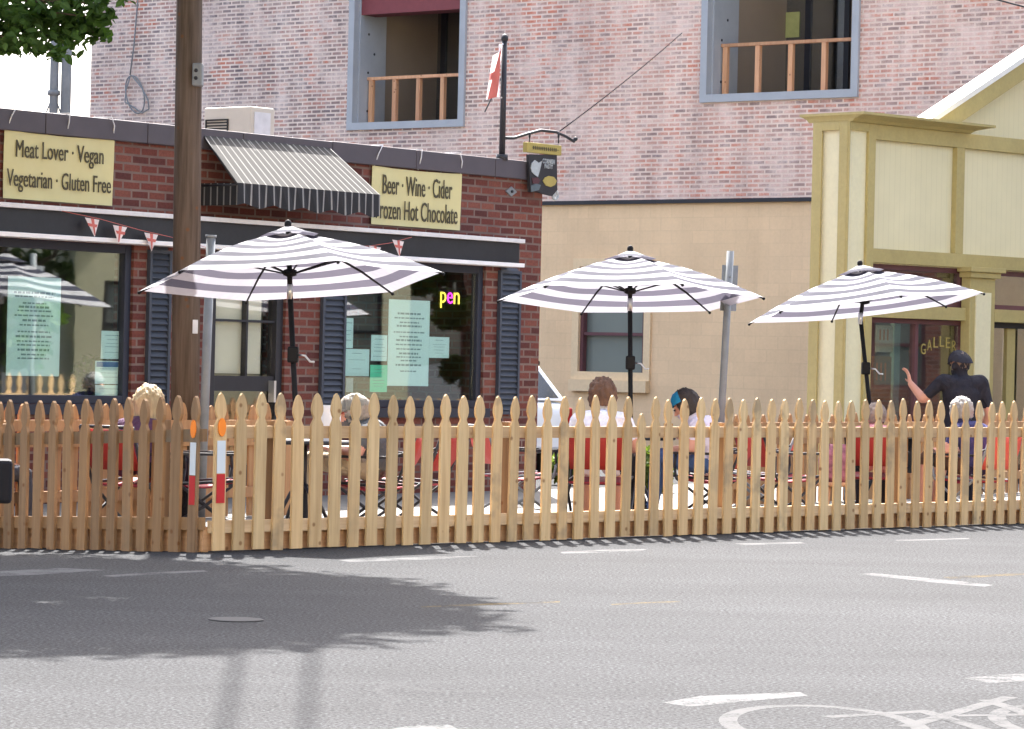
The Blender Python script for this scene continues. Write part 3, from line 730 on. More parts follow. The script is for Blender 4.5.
b = MB(); vh = .2
for i in range(ns):
    for (ta, tb, mi) in ((i / ns, (i + .8) / ns, 0), ((i + .8) / ns, (i + 1) / ns, 1)):
        dz0 = .02 * math.sin(ta * ns * math.pi * .5) ; dz1 = .02 * math.sin(tb * ns * math.pi * .5)
        wv = lambda t: pr - .006 - .012 * math.sin(t * 60)
        b.quad((awx(ta, 1), pr - .004, zf), (awx(tb, 1), pr - .004, zf), (awx(tb, 1), wv(tb), zf - vh + dz1), (awx(ta, 1), wv(ta), zf - vh + dz0), mi)
b.build('valance', [m['val'], pm('valance_stripe', lin(130, 128, 128), .8)], aw)
b = MB()
for k in range(6):
    u0, u1 = k / 6, (k + 1) / 6; ya, yb = pr * u0 - .004, pr * u1 - .004
    for (q0, q1, mi) in ((u0, u0 + .8 / 6, 0), (u0 + .8 / 6, u1, 1)):
        y0_, y1_ = pr * q0 - .004, pr * q1 - .004
        b.quad((xa + .003, y0_, zf), (xa + .003, y1_, zf), (xa + .003, y1_, zf - vh), (xa + .003, y0_, zf - vh), mi)
b.build('side_valance', [m['val'], pm('valance_stripe_side', lin(110, 108, 108), .8)], aw)
b = MB()
for t in (0.003, .33, .66, .997):
    b.tube([(awx(t, 0), -.022, zt - .015), (awx(t, 1), pr + .01, zf - .012)], .012, 6); b.tube([(awx(t, 1), pr + .01, zf - .02), (awx(t, 0), -.02, zf - .02)], .012, 6)
b.tube([(awx(0, 1), pr + .01, zf - .012), (awx(1, 1), pr + .01, zf - .012)], .014, 6); b.build('frame', m['black'], aw)
# rooftop unit
xk = SF.hx(251, 115, .9); z1 = SF.hz(251, 106, .9); hw, hd_ac = .17, .31
ac = thing('rooftop_unit', SF.w(xk + hw, .9 + hd_ac, ztop - .35), SF.rz, 'beige box air conditioning unit on the shop roof behind the awning', 'air conditioner')
hh = z1 - ztop + .35
MB().box(-hw, hw, -hd_ac, hd_ac, 0, hh).build('cabinet', m['acbeige'], ac, bevel=.015)
g = MB(); X0, X1 = -hw - .012, -hw - .001
g.box(X0, X1, -.02, hd_ac - .03, hh - .30, hh - .285); g.box(X0, X1, -.02, hd_ac - .03, hh - .13, hh - .115)
g.box(X0, X1, -.02, -.005, hh - .285, hh - .13); g.box(X0, X1, hd_ac - .045, hd_ac - .03, hh - .285, hh - .13)
for i in range(5): g.box(X0 + .003, X1, -.005, hd_ac - .045, hh - .272 + i * .029, hh - .258 + i * .029)
g.build('grille', m['dark'], ac)
MB().box(-hw * .75, hw * .6, -hd_ac - .008, -hd_ac - .001, .15, hh - .05).build('panel', m['dirtywhite'], ac)
# vent pipes at the back of the roof
for px, lab, r_ in ((53.5, 'thin metal mast with bracket behind the shop roof, left one', .05), (65.5, 'plain metal vent pipe behind the shop roof, right one', .058)):
    q = at(px, 110, 38); o = thing('mast', (q.x, q.y, 0), 0, lab, 'mast')
    MB().tube([(0, 0, 0), (0, 0, 9.5)], r_ * 1.05, 12).build('pipe', m['steel'], o)
    if px < 60: MB().tube([(-.0, 0, q.z + .17), (-.0, 0, q.z + .23)], .075, 10).tube([(0, 0, q.z + .2), (.16, 0, q.z - .25)], .01, 5).tube([(0, 0, q.z + .2), (-.16, 0, q.z - .25)], .01, 5).build('bracket', m['steel'], o)
    MB().tube([(0, 0, 9.5), (0, 0, 9.56)], r_ * 1.35, 12).build('cap', m['steel'], o)

# ------------------------------------------------------------------ flagpole with hanging sign
fx = SF.hx(502, 155, -.02)
fp = thing('flagpole', SF.w(fx, -.02, ztop), SF.rz, 'slim black flagpole standing on the brick shop parapet', 'flagpole')
top = SF.hz(502.5, 40, -.02) - ztop
MB().tube([(0, 0, -.02), (0, 0, top)], [.032, .028], 10).build('pole', m['black'], fp)
MB().ball((0, 0, top + .02), .04, .04, .045, 10).build('finial', m['black'], fp)
MB().tube([(0, 0, -.01), (0, 0, .05)], .06, 10).build('base', m['black'], fp)
def sl_(px, py): q = SF.hit(px, py, -.02); return Vector((q[0] - fx, 0, q[1] - ztop))
b = MB(); pts = [sl_(*p) for p in ((503, 138), (514, 138), (527, 134), (541, 130.3), (556, 132), (566, 136.5), (574, 141.5), (575.5, 139))]
b.tube(pts, .016, 8); b.ball(pts[-1], .025, .025, .025, 8); b.build('sign_arm', m['black'], fp)
b = MB(); b.tube([sl_(505, 70), sl_(531, 110) + Vector((0, .6, 0))], .008, 5); b.build('stay_wire', m['black'], fp)
# flag (furled)
fl = thing('flag', fp.matrix_basis @ Vector((0, 0, top - .5)), SF.rz, 'limp white flag with red cross hanging from the flagpole', 'flag')
b = MB(); v = []; na, nb = 12, 8
for j in range(na + 1):
    t = j / na
    for i in range(nb + 1):
        u = i / nb
        v.append((-.03 - u * (.12 + .17 * t) , .035 * math.sin(u * 9 + t * 2), .46 - .56 * t - u * .12 * (1 - t) + .02 * math.sin(u * 6)))
q = lambda j, i: j * (nb + 1) + i
fs = [(q(j, i), q(j, i + 1), q(j + 1, i + 1), q(j + 1, i)) for j in range(na) for i in range(nb)]
b.add(v, fs, 0, True)
for k, f in enumerate(fs):
    j, i = divmod(k, nb)
    if i in (3, 4) or j in (5, 6): b.mi[k] = 1
b.build('cloth', [m['flagw'], m['stg']], fl)
MB().tube([(0, 0, .45), (-.03, 0, .46)], .01, 6).tube([(0, 0, -.08), (-.03, 0, -.08)], .01, 6).build('clip', m['alu'], fl)
# hanging sign
hs0 = SF.hit(541, 170, -.09)
hs = thing('hanging_sign', SF.w(hs0[0], -.09, hs0[1]), SF.rz, 'small dark pub style sign hanging from the curved iron arm', 'sign')
def hl(px, py): q = SF.hit(px, py, -.09); return Vector((q[0] - hs0[0], 0, q[1] - hs0[1]))
a0, a1 = hl(525, 150), hl(559.5, 146); bh = .10
MB().box(a0.x, a1.x, -.03, .03, hl(541, 153.8).z, hl(541, 143.6).z).build('header', m['gold'], hs, bevel=.006)
b = MB(); b.box(a0.x + .085, a1.x - .05, -.0322, -.0302, hl(541, 149).z, hl(541, 148.4).z)
for i in range(13): b.box(a0.x + .09 + i * .022 * (a1.x - a0.x) / .4, a0.x + .104 + i * .022 * (a1.x - a0.x) / .4, -.034, -.0305, hl(541, 150.5).z, hl(541, 147).z)
b.build('print', m['ink'], hs)
poly = [(527.5, 154.5), (555.5, 154.5), (556, 190), (551, 196), (543, 194), (535, 191), (529, 192)]
MB().prism([(hl(*p).x, hl(*p).z) for p in poly], lambda x, z, t: (x, t, z), -.018, .018).build('board', m['signbk'], hs)
W_ = hl(553, 162).x - hl(541, 162).x
letter('CORNISH', .05, W_, m['pale'], hs, (hl(547, 161.5).x, -.022, hl(547, 161.5).z), 'lettering', .01)
letter('PASTY', .045, W_ * .68, m['pale'], hs, (hl(547, 166.5).x, -.022, hl(547, 166.5).z), 'lettering', .01)
def blob(pts, mt, nm, t=.026): MB().prism([(hl(*p).x, hl(*p).z) for p in pts], lambda x, z, tt: (x, tt, z), -t, -.0185).build(nm, mt, hs)
blob([(529, 168), (530, 163), (533, 160), (537, 163), (540, 161), (539, 166), (537.5, 172), (536, 177), (533, 175), (530, 172)], m['pale'], 'figure')
blob([(530, 178), (536, 177.5), (538.5, 181), (536, 184), (531, 183.5)], pm('sign_maroon', lin(74, 40, 46), .6), 'figure')
blob([(529, 186), (534, 183.5), (539, 185), (537, 190), (529.5, 192)], pm('sign_slate', lin(82, 92, 98), .6), 'figure')
blob([(541, 181), (543, 177.5), (547, 176), (552, 177), (555, 181), (553, 185), (549, 187), (544, 185.5)], m['gold'], 'pasty')
wcn = hl(555, 195)
b = MB()
b.tube([(wcn.x + .045 * math.cos(a), 0, wcn.z + .045 * math.sin(a)) for a in [2 * math.pi * i / 16 for i in range(17)]], .014, 6)
for i in range(4): b.tube([(wcn.x + .045 * math.cos(i * .785), 0, wcn.z + .045 * math.sin(i * .785)), (wcn.x - .045 * math.cos(i * .785), 0, wcn.z - .045 * math.sin(i * .785))], .005, 5)
b.ball(wcn, .014, .014, .014, 8); b.build('wheel', m['pale'], hs)
b = MB()
for px in (529.5, 558.5): b.tube([hl(px, 143.5), hl(px, 137)], .007, 5); b.tube([hl(px, 137.5), hl(px, 132.5)], .012, 5)
b.build('chain', m['black'], hs)
dm = SF.hit(511, 191.5, -.01)
o = thing('wall_plaque', SF.w(dm[0], -.004, dm[1]), SF.rz, 'small grey diamond plate on the brick near the corner', 'plaque')
MB().prism([(-.09, 0), (0, -.05), (.09, 0), (0, .05)], lambda x, z, t: (x, t, z), -.015, 0).build('plate', m['steel'], o); MB().tube([(0, -.015, 0), (0, -.03, 0)], .015, 8).build('bolt', m['black'], o)

# ------------------------------------------------------------------ tall brick building
tall = fthing('brick_building', TW, 'tall whitewashed brick building with open balconies and a beige lower wall', 'building')
tl = TW.hx(90.5, 80); tr = 9.0; th = 11.5
zb_ = TW.hz(680, 199.5)
O1 = (TW.hx(352, 60), TW.hx(464, 60), TW.hz(408, 123), TW.hz(408, 123) + 3.6)
O2 = (TW.hx(705, 50), TW.hx(857, 50), TW.hz(779, 94), TW.hz(779, 94) + 3.6)
wall_cells(tl, tr, zb_, th, 0, .5, [O1, O2]).build('wall', m['oldbrick'], tall)
BW = (TW.hx(580, 345), TW.hx(645, 345), TW.hz(612, 379), TW.hz(612, 379) + 1.75)
wall_cells(tl, tr, 0, zb_ - .06, -.02, .5, [BW]).build('wall', m['block'], tall)
MB().box(tl - .05, tr, -.09, .4, zb_ - .059, zb_ - .001).build('ledge', m['black'], tall)
MB().box(tl, tl + .5, .501, 12, 0, th).build('wall', m['oldbrick'], tall)
MB().box(tl + .5, tr, 11.5, 12, 0, th).build('wall', m['oldbrick'], tall)
MB().box(tl + .5, tr, .5, 11.49, th - .4, th - .1).build('roof', m['coping'], tall)
MB().box(tl + .51, tr, .51, 11.4, zb_ + .0, zb_ + .15).build('floor', m['dark'], tall)
b = MB(); b.box(BW[0], BW[1], .12, .16, BW[2], BW[3]); wn = MB(); rect_frame(wn, BW[0], BW[1], BW[2], BW[3], .055, .0, .1)
zmid = TW.hz(612, 334); wn.box(BW[0] + .055, BW[1] - .055, .02, .1, zmid - .025, zmid + .025)
wo = wn.build('window', m['maroon'], tall); b.build('pane', m['bglass'], wo)
MB().box(BW[0] - .12, BW[1] + .12, -.13, -.021, BW[2] - .2, BW[2] - .02).build('sill', m['beige'], wo)
f = MB(); rect_frame(f, BW[0] - .13, BW[1] + .13, BW[2] - .019, BW[3] + .13, .128, -.055, -.022); f.build('frame', m['beige'], wo)
def balcony(O, door_px, rail_py, n, light):
    x0, x1, z0, z1 = O
    f = MB(); rect_frame(f, x0 - .05, x1 + .05, z0 - .09, z1 + .1, .12, -.05, .08); f.box(x0 + .0705, x0 + .10, .081, .75, z0, z1); f.box(x1 - .10, x1 - .0705, .081, .75, z0, z1)
    op = f.build('opening_frame', m['bluegrey'], tall)
    hol = MB()
    for sx_ in (x0 + .1, x1 - .1):
        for i in range(9):
            s_ = 1 if sx_ < (x0 + x1) / 2 else -1
            hol.tube([(sx_, .3 + .15 * (i % 2), z0 + .25 + i * .32), (sx_ + .004 * s_, .3 + .15 * (i % 2), z0 + .25 + i * .32)], .022, 8)
    hol.build('bolt', m['black'], op)
    d = 2.2
    MB().box(x0 - 1.2, x1 + 1.8, d, d + .1, z0 - .1, z1 + .4).build('recess_wall', m['siding'], op)
    MB().box(x0 - .02, x0 + .04, .5, d, z0 - .1, z1 + .2).build('recess_wall', m['siding'], op)
    MB().box(x1 + .3, x1 + .36, .5, d, z0 - .1, z1 + .2).build('recess_wall', m['siding'], op)
    MB().box(x0 - .02, x1 + .36, .5, d, z0 - .12, z0 - .02).build('balcony_floor', m['concrete'], op)
    MB().box(x0 - .02, x1 + .36, .5, d, z1 + .0, z1 + .06).build('ceiling', m['siding'], op)
    dx0, dx1 = TW.hx(door_px[0], 70, d), TW.hx(door_px[1], 70, d)
    dr = MB(); rect_frame(dr, dx0, dx1, z0, z0 + 2.35, .09, d - .06, d - .003); dr.box((dx0 + dx1) / 2 - .05, (dx0 + dx1) / 2 + .05, d - .06, d - .003, z0 + .09, z0 + 2.26)
    do = dr.build('balcony_door', m['black'], op)
    MB().box(dx0 + .09, dx1 - .09, d - .03, d - .02, z0 + .09, z0 + 2.26).build('pane', m['dglass'], do)
    MB().box(dx0 + .08, dx1 - .08, d - .018, d - .004, z0 + .08, z0 + 2.27).build('room', m['dark'], do)
    # timber guard rail
    zr = TW.hz(*rail_py, .32)
    rl = MB().box(x0 + .102, x1 - .102, .28, .37, zr - .05, zr).build('guard_rail', m['lumber'], op)
    for i in range(n):
        xx = x0 + .17 + (x1 - x0 - .34) * i / (n - 1)
        MB().box(xx - .04, xx + .04, .29, .36, z0 - .02, zr - .051).build('stud', m['lumber'], rl)
    return op, do, (dx0, dx1, z0)
op1, d1, i1 = balcony(O1, (400, 490), (412, 75.5), 5, 0)
MB().box(O1[0] + .08, O1[1] - .08, .1, .5, TW.hz(410, 12, .1), O1[3]).build('lintel', m['lintel'], op1)
op2, d2, i2 = balcony(O2, (768, 850), (785, 41), 5, 0)
xg, zg = TW.hit(789, 25, 2.17)
MB().box(xg - .2, xg + .2, 2.155, 2.165, zg - .2, zg + .2).build('sticker', pm('yellow_sticker', lin(170, 172, 110), .8), d2)
# cable loop on wall and slack wires
b = MB(); o = fthing('cable_coil', TW, 'loop of pale cable hanging against the tall brick wall', 'cable')
tw = lambda px, py, y=-.06: (TW.hx(px, py, y), y, TW.hz(px, py, y))
b.tube([tw(140, -30), tw(137, 10), tw(134, 45), tw(130, 75)], .013, 6)
b.tube([tw(130 + 9 * math.sin(a) + 6 * (1 - math.cos(a)) * .5 + 2, 95 - 19 * math.cos(a) - .5) for a in [2 * math.pi * i / 20 for i in range(21)]], .013, 6)
b.tube([tw(130, 77), tw(126, 90), tw(125, 102), tw(135, 108), tw(142, 113), tw(149, 109), tw(148, 100), tw(142, 88), tw(133, 77)], .013, 6)
b.build('cable', m['steel'], o)
b = MB(); P = catenary(at(560, 131, 34), at(682, 33, 46.2), .03, 10); b.tube(P, .006, 5)
o = b.build('guy_wire', m['wire']); tag(o, 'thin dark wire running diagonally from the sign arm to the wall', 'wire')
for a, c, lab in (((950, -14, 30), (1070, 18, 30), 'lower dark overhead cable crossing the top right corner'), ((985, -8, 31), (1075, 5, 31), 'upper dark overhead cable in the top right corner')):
    b = MB(); b.tube(catenary(at(*a), at(*c), .01), .009, 5); tag(b.build('overhead_cable', m['black']), lab, 'cable')

# ------------------------------------------------------------------ olive building
ol = fthing('olive_building', OB, 'olive and cream painted wooden shopfront with bracketed cornice and gable', 'building')
H = OB.hz(846, 121)
ox = lambda px, py=250, y=0: OB.hx(px, py, y)
oz = lambda px, py, y=0: OB.hz(px, py, y)
xe = 11.0
T1 = (ox(869.5, 285), ox(969, 285), oz(920, 306), oz(875, 262.5) - .01)
G1 = (ox(869.5, 370), ox(969, 370), .55, oz(920, 319))
T2 = (ox(996, 285), 6.4, T1[2], T1[3])
G2 = (ox(996, 370), 6.4, .03, G1[3])
wall_cells(ox(866.5), xe, 0, H, .06, .3, [T1, G1, T2, G2]).build('wall', m['cream'], ol)
# corner pillar with return
xc0 = 0.0; xc1 = ox(868)
MB().box(xc0 + .02, ox(866), .02, .52, 0, H).build('corner_pillar', m['creamp'], ol)
t = MB()
for a, c in ((0.0, ox(845.5)), (ox(865), ox(872))): t.box(a, c, -.025, .019, .45, H)
t.box(0, ox(872), -.025, .019, 0, .449)
t.box(ox(845.5) + .001, ox(865) - .001, -.025, .019, H - .1, H)
# return face trims (local -x side)
t.box(-.025, -.001, -.0, .13, 0, H); t.box(-.025, -.001, .40, .545, 0, H); t.box(-.026, -.001, .131, .399, H - .1, H); t.box(-.026, -.001, .131, .399, 0, .45)
t.build('trim', m['olive'], ol, bevel=.004)
t = MB()
zb1, zb0 = oz(960, 140), oz(960, 152)
t.box(ox(872) + .001, xe, -.01, .059, oz(872, 139), H)                       # frieze under the cornice
zl1, zl0 = oz(875, 248.5), oz(875, 262.5)
t.box(ox(872) + .001, xe, -.02, .059, zl0, zl1)
for px in (955.5, 1040): t.box(ox(px, 190), ox(px + 8, 190), -.015, .059, zl1 + .001, oz(872, 139) - .001)
t.box(ox(872) + .001, ox(969), -.02, .059, T1[2] - (T1[2] - G1[3]) , T1[2])
t.box(ox(995), xe, -.02, .059, G1[3], T1[2])
t.build('trim', m['olive'], ol, bevel=.004)
# bracket post between bays
xp0, xp1 = ox(970, 300, -.08), ox(995, 300, -.08)
t = MB(); t.box(xp0, xp1, -.08, .058, 0, zl0 - .12); t.box(xp0 - .05, xp1 + .05, -.13, .057, zl0 - .12, zl0 - .05); t.box(xp0 - .1, xp1 + .1, -.17, .056, zl0 - .05, zl0 + .01)
pp = t.build('post', m['olive'], ol, bevel=.006)
MB().box(xp0 + .1, xp1 - .1, -.1, -.081, .5, zl0 - .3).build('inset', m['creamp'], pp)
t = MB(); t.box(T1[0], T1[1], .08, .2, .3, .55); t.box(xe - .01, xe, .07, .1, 0, 1); t.build('bulkhead', m['olive'], ol)
# cornice
cz = OB.hz(846, 112)
prof = [(0, 0), (-.05, 0), (-.10, .035), (-.2, (cz - H) * .6), (-.27, cz - H - .03), (-.27, cz - H), (.1, cz - H)]
xce = ox(989, 125, -.2)
b = MB(); v = []; n_ = len(prof)
for (xs_, ext) in ((0, -1), (xce, 1)):
    for (yy, zz) in prof:
        e = -yy if yy < 0 else 0
        v.append((xs_ + ext * e * .2 if ext < 0 else xs_ - .27 + e + .05, yy, H + zz))
b.add(v, [(i, i + 1, n_ + i + 1, n_ + i) for i in range(n_ - 1)] + [tuple(range(n_, 2 * n_))])
v = []
for ys_ in (0, 1):
    for (yy, zz) in prof:
        e = -yy if yy < 0 else 0
        v.append((-e * .2, yy if ys_ == 0 else .6 + e * .5, H + zz))
b.add(v, [(n_ + i, n_ + i + 1, i + 1, i) for i in range(n_ - 1)] + [tuple(range(n_, 2 * n_))])
b.box(-.0, xce - .1, .0, .6, H + .001, cz - .003); b.build('cornice', m['olive'], ol)
# gable with rake
gy = .62
gx0, gz0 = OB.hit(926, 117.5, gy); gx1, gz1 = OB.hit(1024, 52, gy); k = (gz1 - gz0) / (gx1 - gx0)
xm = gx0 + 4.2; zm_ = gz0 + k * 4.2
g = MB(); g.prism([(gx0 - .4, H - .6), (2 * xm - gx0, H - .6), (2 * xm - gx0, gz0), (xm, zm_), (gx0 - .0, gz0)], lambda x, z, t: (x, t, z), gy, gy + .15)
g.build('gable', m['cream'], ol)
def rake(y0, y1, d0, d1, mat, nm):
    b = MB(); c = math.hypot(1, k)
    for sgn in (-1, 1):
        xa_, xb_ = (gx0 - .7, xm) if sgn < 0 else (2 * xm - gx0 + .7, xm); za_ = gz0 - .7 * k
        b.prism([(xa_, za_ + d0), (xb_, zm_ + d0), (xb_, zm_ + d1), (xa_, za_ + d1)], lambda x, z, t: (x, t, z), y0, y1)
    b.build(nm, mat, ol)
rake(gy - .32, gy - .26, -.20 * 1, .035, m['olive'], 'rake')
rake(gy - .26, gy + .0, -.04, -.0, m['olive'], 'soffit')
rake(gy - .34, gy - .06, .036, .11, m['roofwhite'], 'roof')
MB().prism([(.36, .302), (xe, .302), (xe, 2.9), (3.7, 2.9), (.9, .56)], lambda x, y, t: (x, y, t), H - .55, H - .3).build('roof', m['coping'], ol)
MB().prism([(.62, .56), (3.5, 2.9), (3.7, 2.9), (.82, .56)], lambda x, y, t: (x, y, t), 0, H - .551).build('wall', m['creamp'], ol)
# shop windows
def owin(Hh, mull=(), nm='window'):
    x0, x1, z0, z1 = Hh
    f = MB(); rect_frame(f, x0, x1, z0, z1, .06, .09, .2)
    for px in mull: f.box(px - .03, px + .03, .1, .19, z0 + .06, z1 - .06)
    w = f.build(nm, m['maroon'], ol); MB().box(x0 + .06, x1 - .06, .14, .15, z0 + .06, z1 - .06).build('pane', m['dglass'], w); return w
owin(T1); w3 = owin(G1, (ox(916, 370, .1),)); owin(T2)
MB().box(3.71, xe, 2.82, 2.9, 0, H - .551).build('back_wall', m['inter'], ol)
tq = [('G', 0), ('A', 1), ('L', 2), ('L', 3), ('E', 4), ('R', 5), ('Y', 6)]
xa_, xb_ = ox(921, 335, .139), ox(962, 335, .139); zc_ = oz(940, 343, .139)
for ch, i in tq:
    u = i / 6; letter(ch, .13, .09, m['gold'], w3, (xa_ + (xb_ - xa_) * (u * .9 + .05), .132, zc_ + .1 * math.sin(u * math.pi) - .08), 'lettering', .0)
# door bay
f = MB(); x0, x1, z0, z1 = G2; rect_frame(f, x0, x1, z0, z1, .07, .1, .22)
dd = f.build('door', m['black'], ol)
xm1, xm2 = ox(1003, 370, .15), ox(1014, 370, .15)
MB().box(x0 + .07, xm1, .15, .16, z0, z1 - .07).build('pane', m['dglass'], dd)
MB().box(xm1 + .06, xm2, .14, .2, z0, z1 - .07).build('door_panel', m['olive'], dd)
MB().box(xm2 + .06, x1 - .07, .15, .16, z0, z1 - .07).build('pane', m['dglass'], dd)
# poster and display inside the olive window
def opost(px0, px1, py0, py1, mt, lab, y=.24):
    xa_, xb_ = ox(px0, 370, y), ox(px1, 370, y); z1_, z0_ = oz(px0, py0, y), oz(px0, py1, y)
    o = thing('poster', OB.w((xa_ + xb_) / 2, y, z0_), OB.rz, lab, 'poster'); w = (xb_ - xa_) / 2
    MB().box(-w, w, -.004, .004, 0, z1_ - z0_).build('sheet', mt, o)
    t = MB()
    for i in range(3): t.box(-w * .6 + i * w * .45, -w * .45 + i * w * .45, -.006, -.0045, (z1_ - z0_) * .45, (z1_ - z0_) * .85)
    t.build('print', pm('poster_print', lin(214, 120, 40), .7), o)
opost(875, 892, 325, 352, m['creamp'], 'cream poster with orange bars inside the olive shop window')
opost(872, 891, 356, 400, pm('ochre', lin(150, 118, 70), .7, .4, 4), 'ochre display board low inside the olive shop window')
MB().box(ox(893, 370, .25), ox(899, 370, .25), .24, .3, .6, G1[3]).build('inner_post', pm('pale_green', lin(150, 176, 160), .7), ol)

# ------------------------------------------------------------------ poles and posts
q = at(187, 380, 26.25); pz = 0.022
up = thing('utility_pole', (q.x, q.y, pz), 0, 'dark weathered wooden utility pole in front of the brick shop', 'utility pole')
MB().tube([(0, 0, -.1), (-.055, 0, 4.5), (-.12, 0, 9.8)], [.118, .104, .09], 20).build('pole', m['pole'], up)
hb = at(198.5, 76, 26.25) - q + Vector((0, 0, q.z - pz))
MB().box(hb.x - .035, hb.x + .045, -.16, -.02, hb.z - .09, hb.z + .09).build('junction_box', m['steel'], up, bevel=.01)
b = MB()
for dz in (-.03, .03): b.tube([(hb.x - .005, -.16, hb.z + dz), (hb.x - .005, -.166, hb.z + dz)], .016, 8)
b.build('socket', m['black'], up)
MB().box(-1.1, 1.1, -.14, -.04, 9.2, 9.32).build('crossarm', m['pole'], up)
b = MB()
for i in (-.8, -.4, .4, .8): b.lathe([(.03, 0), (.05, .05), (.03, .09), (.045, .13), (.02, .16)], (i, -.09, 9.32), 10)
b.build('insulator', m['bluegrey'], up)
for xa_, xb_, lab in ((-2.11, .45, 'overhead cable running from the utility pole crossarm over the street, inner one'), (-1.72, .32, 'overhead cable running from the utility pole crossarm over the street, outer one')):
    k_ = (-2.01 + 1.68) / 4.8 if xa_ < -2 else (-1.65 + 1.39) / 4.8
    P = [Vector((xa_ + k_ * (Y_ - 26.15), Y_, 9.02 + .0009 * (Y_ - 15) ** 2)) for Y_ in range(26, -40, -3)]
    tag(MB().tube(P, .019, 7).build('overhead_cable', m['wire']), lab, 'cable')
lp = at(196, 326, 26.1) - q + Vector((0, 0, q.z - pz)); MB().box(lp.x - .03, lp.x + .01, -.12, -.1, lp.z - .06, lp.z + .05).build('tag_plate', m['dirtywhite'], up)
q = at(208, 300, 26.0)
sp = thing('steel_post', (q.x, q.y, .02), 0, 'plain round galvanised post beside the wooden utility pole', 'post')
zt_ = at(211, 240, 26.0).z
MB().tube([(-.02, 0, 0), (.012, 0, zt_)], .036, 14).build('post', m['steel'], sp); MB().tube([(.0121, 0, zt_), (.0125, 0, zt_ + .02)], .045, 14).build('cap', m['steel'], sp)
q = at(724, 400, 28.6)
sg = thing('sign_post', (q.x, q.y, .02), 0, 'leaning grey steel sign post seen edge on before the beige wall', 'sign post')
t_ = at(730.5, 251, 28.6) - Vector((q.x, q.y, .02))
lean = t_.x / t_.z * .8
b = MB(); u = Vector((t_.x, 0, t_.z))
b.tube([(-.05, 0, 0), u], .033, 10); b.build('post', m['steel'], sg)
b = MB()
c0 = at(729.5, 288, 28.6) - Vector((q.x, q.y, .02)); hw_ = .082
b.prism([(-hw_, -.2), (hw_, -.2), (hw_, .2), (-hw_, .2)], lambda x, z, t: (c0.x + x * .92 + z * .025, c0.y + .045 + t + x * .9, c0.z + z), -.003, .003)
b.build('sign_plate', m['steel'], sg)
MB().tube([(c0.x, c0.y - .04, c0.z + .1), (c0.x, c0.y + .05, c0.z + .1)], .012, 6).tube([(c0.x, c0.y - .04, c0.z - .1), (c0.x, c0.y + .05, c0.z - .1)], .012, 6).build('bolt', m['steel'], sg)

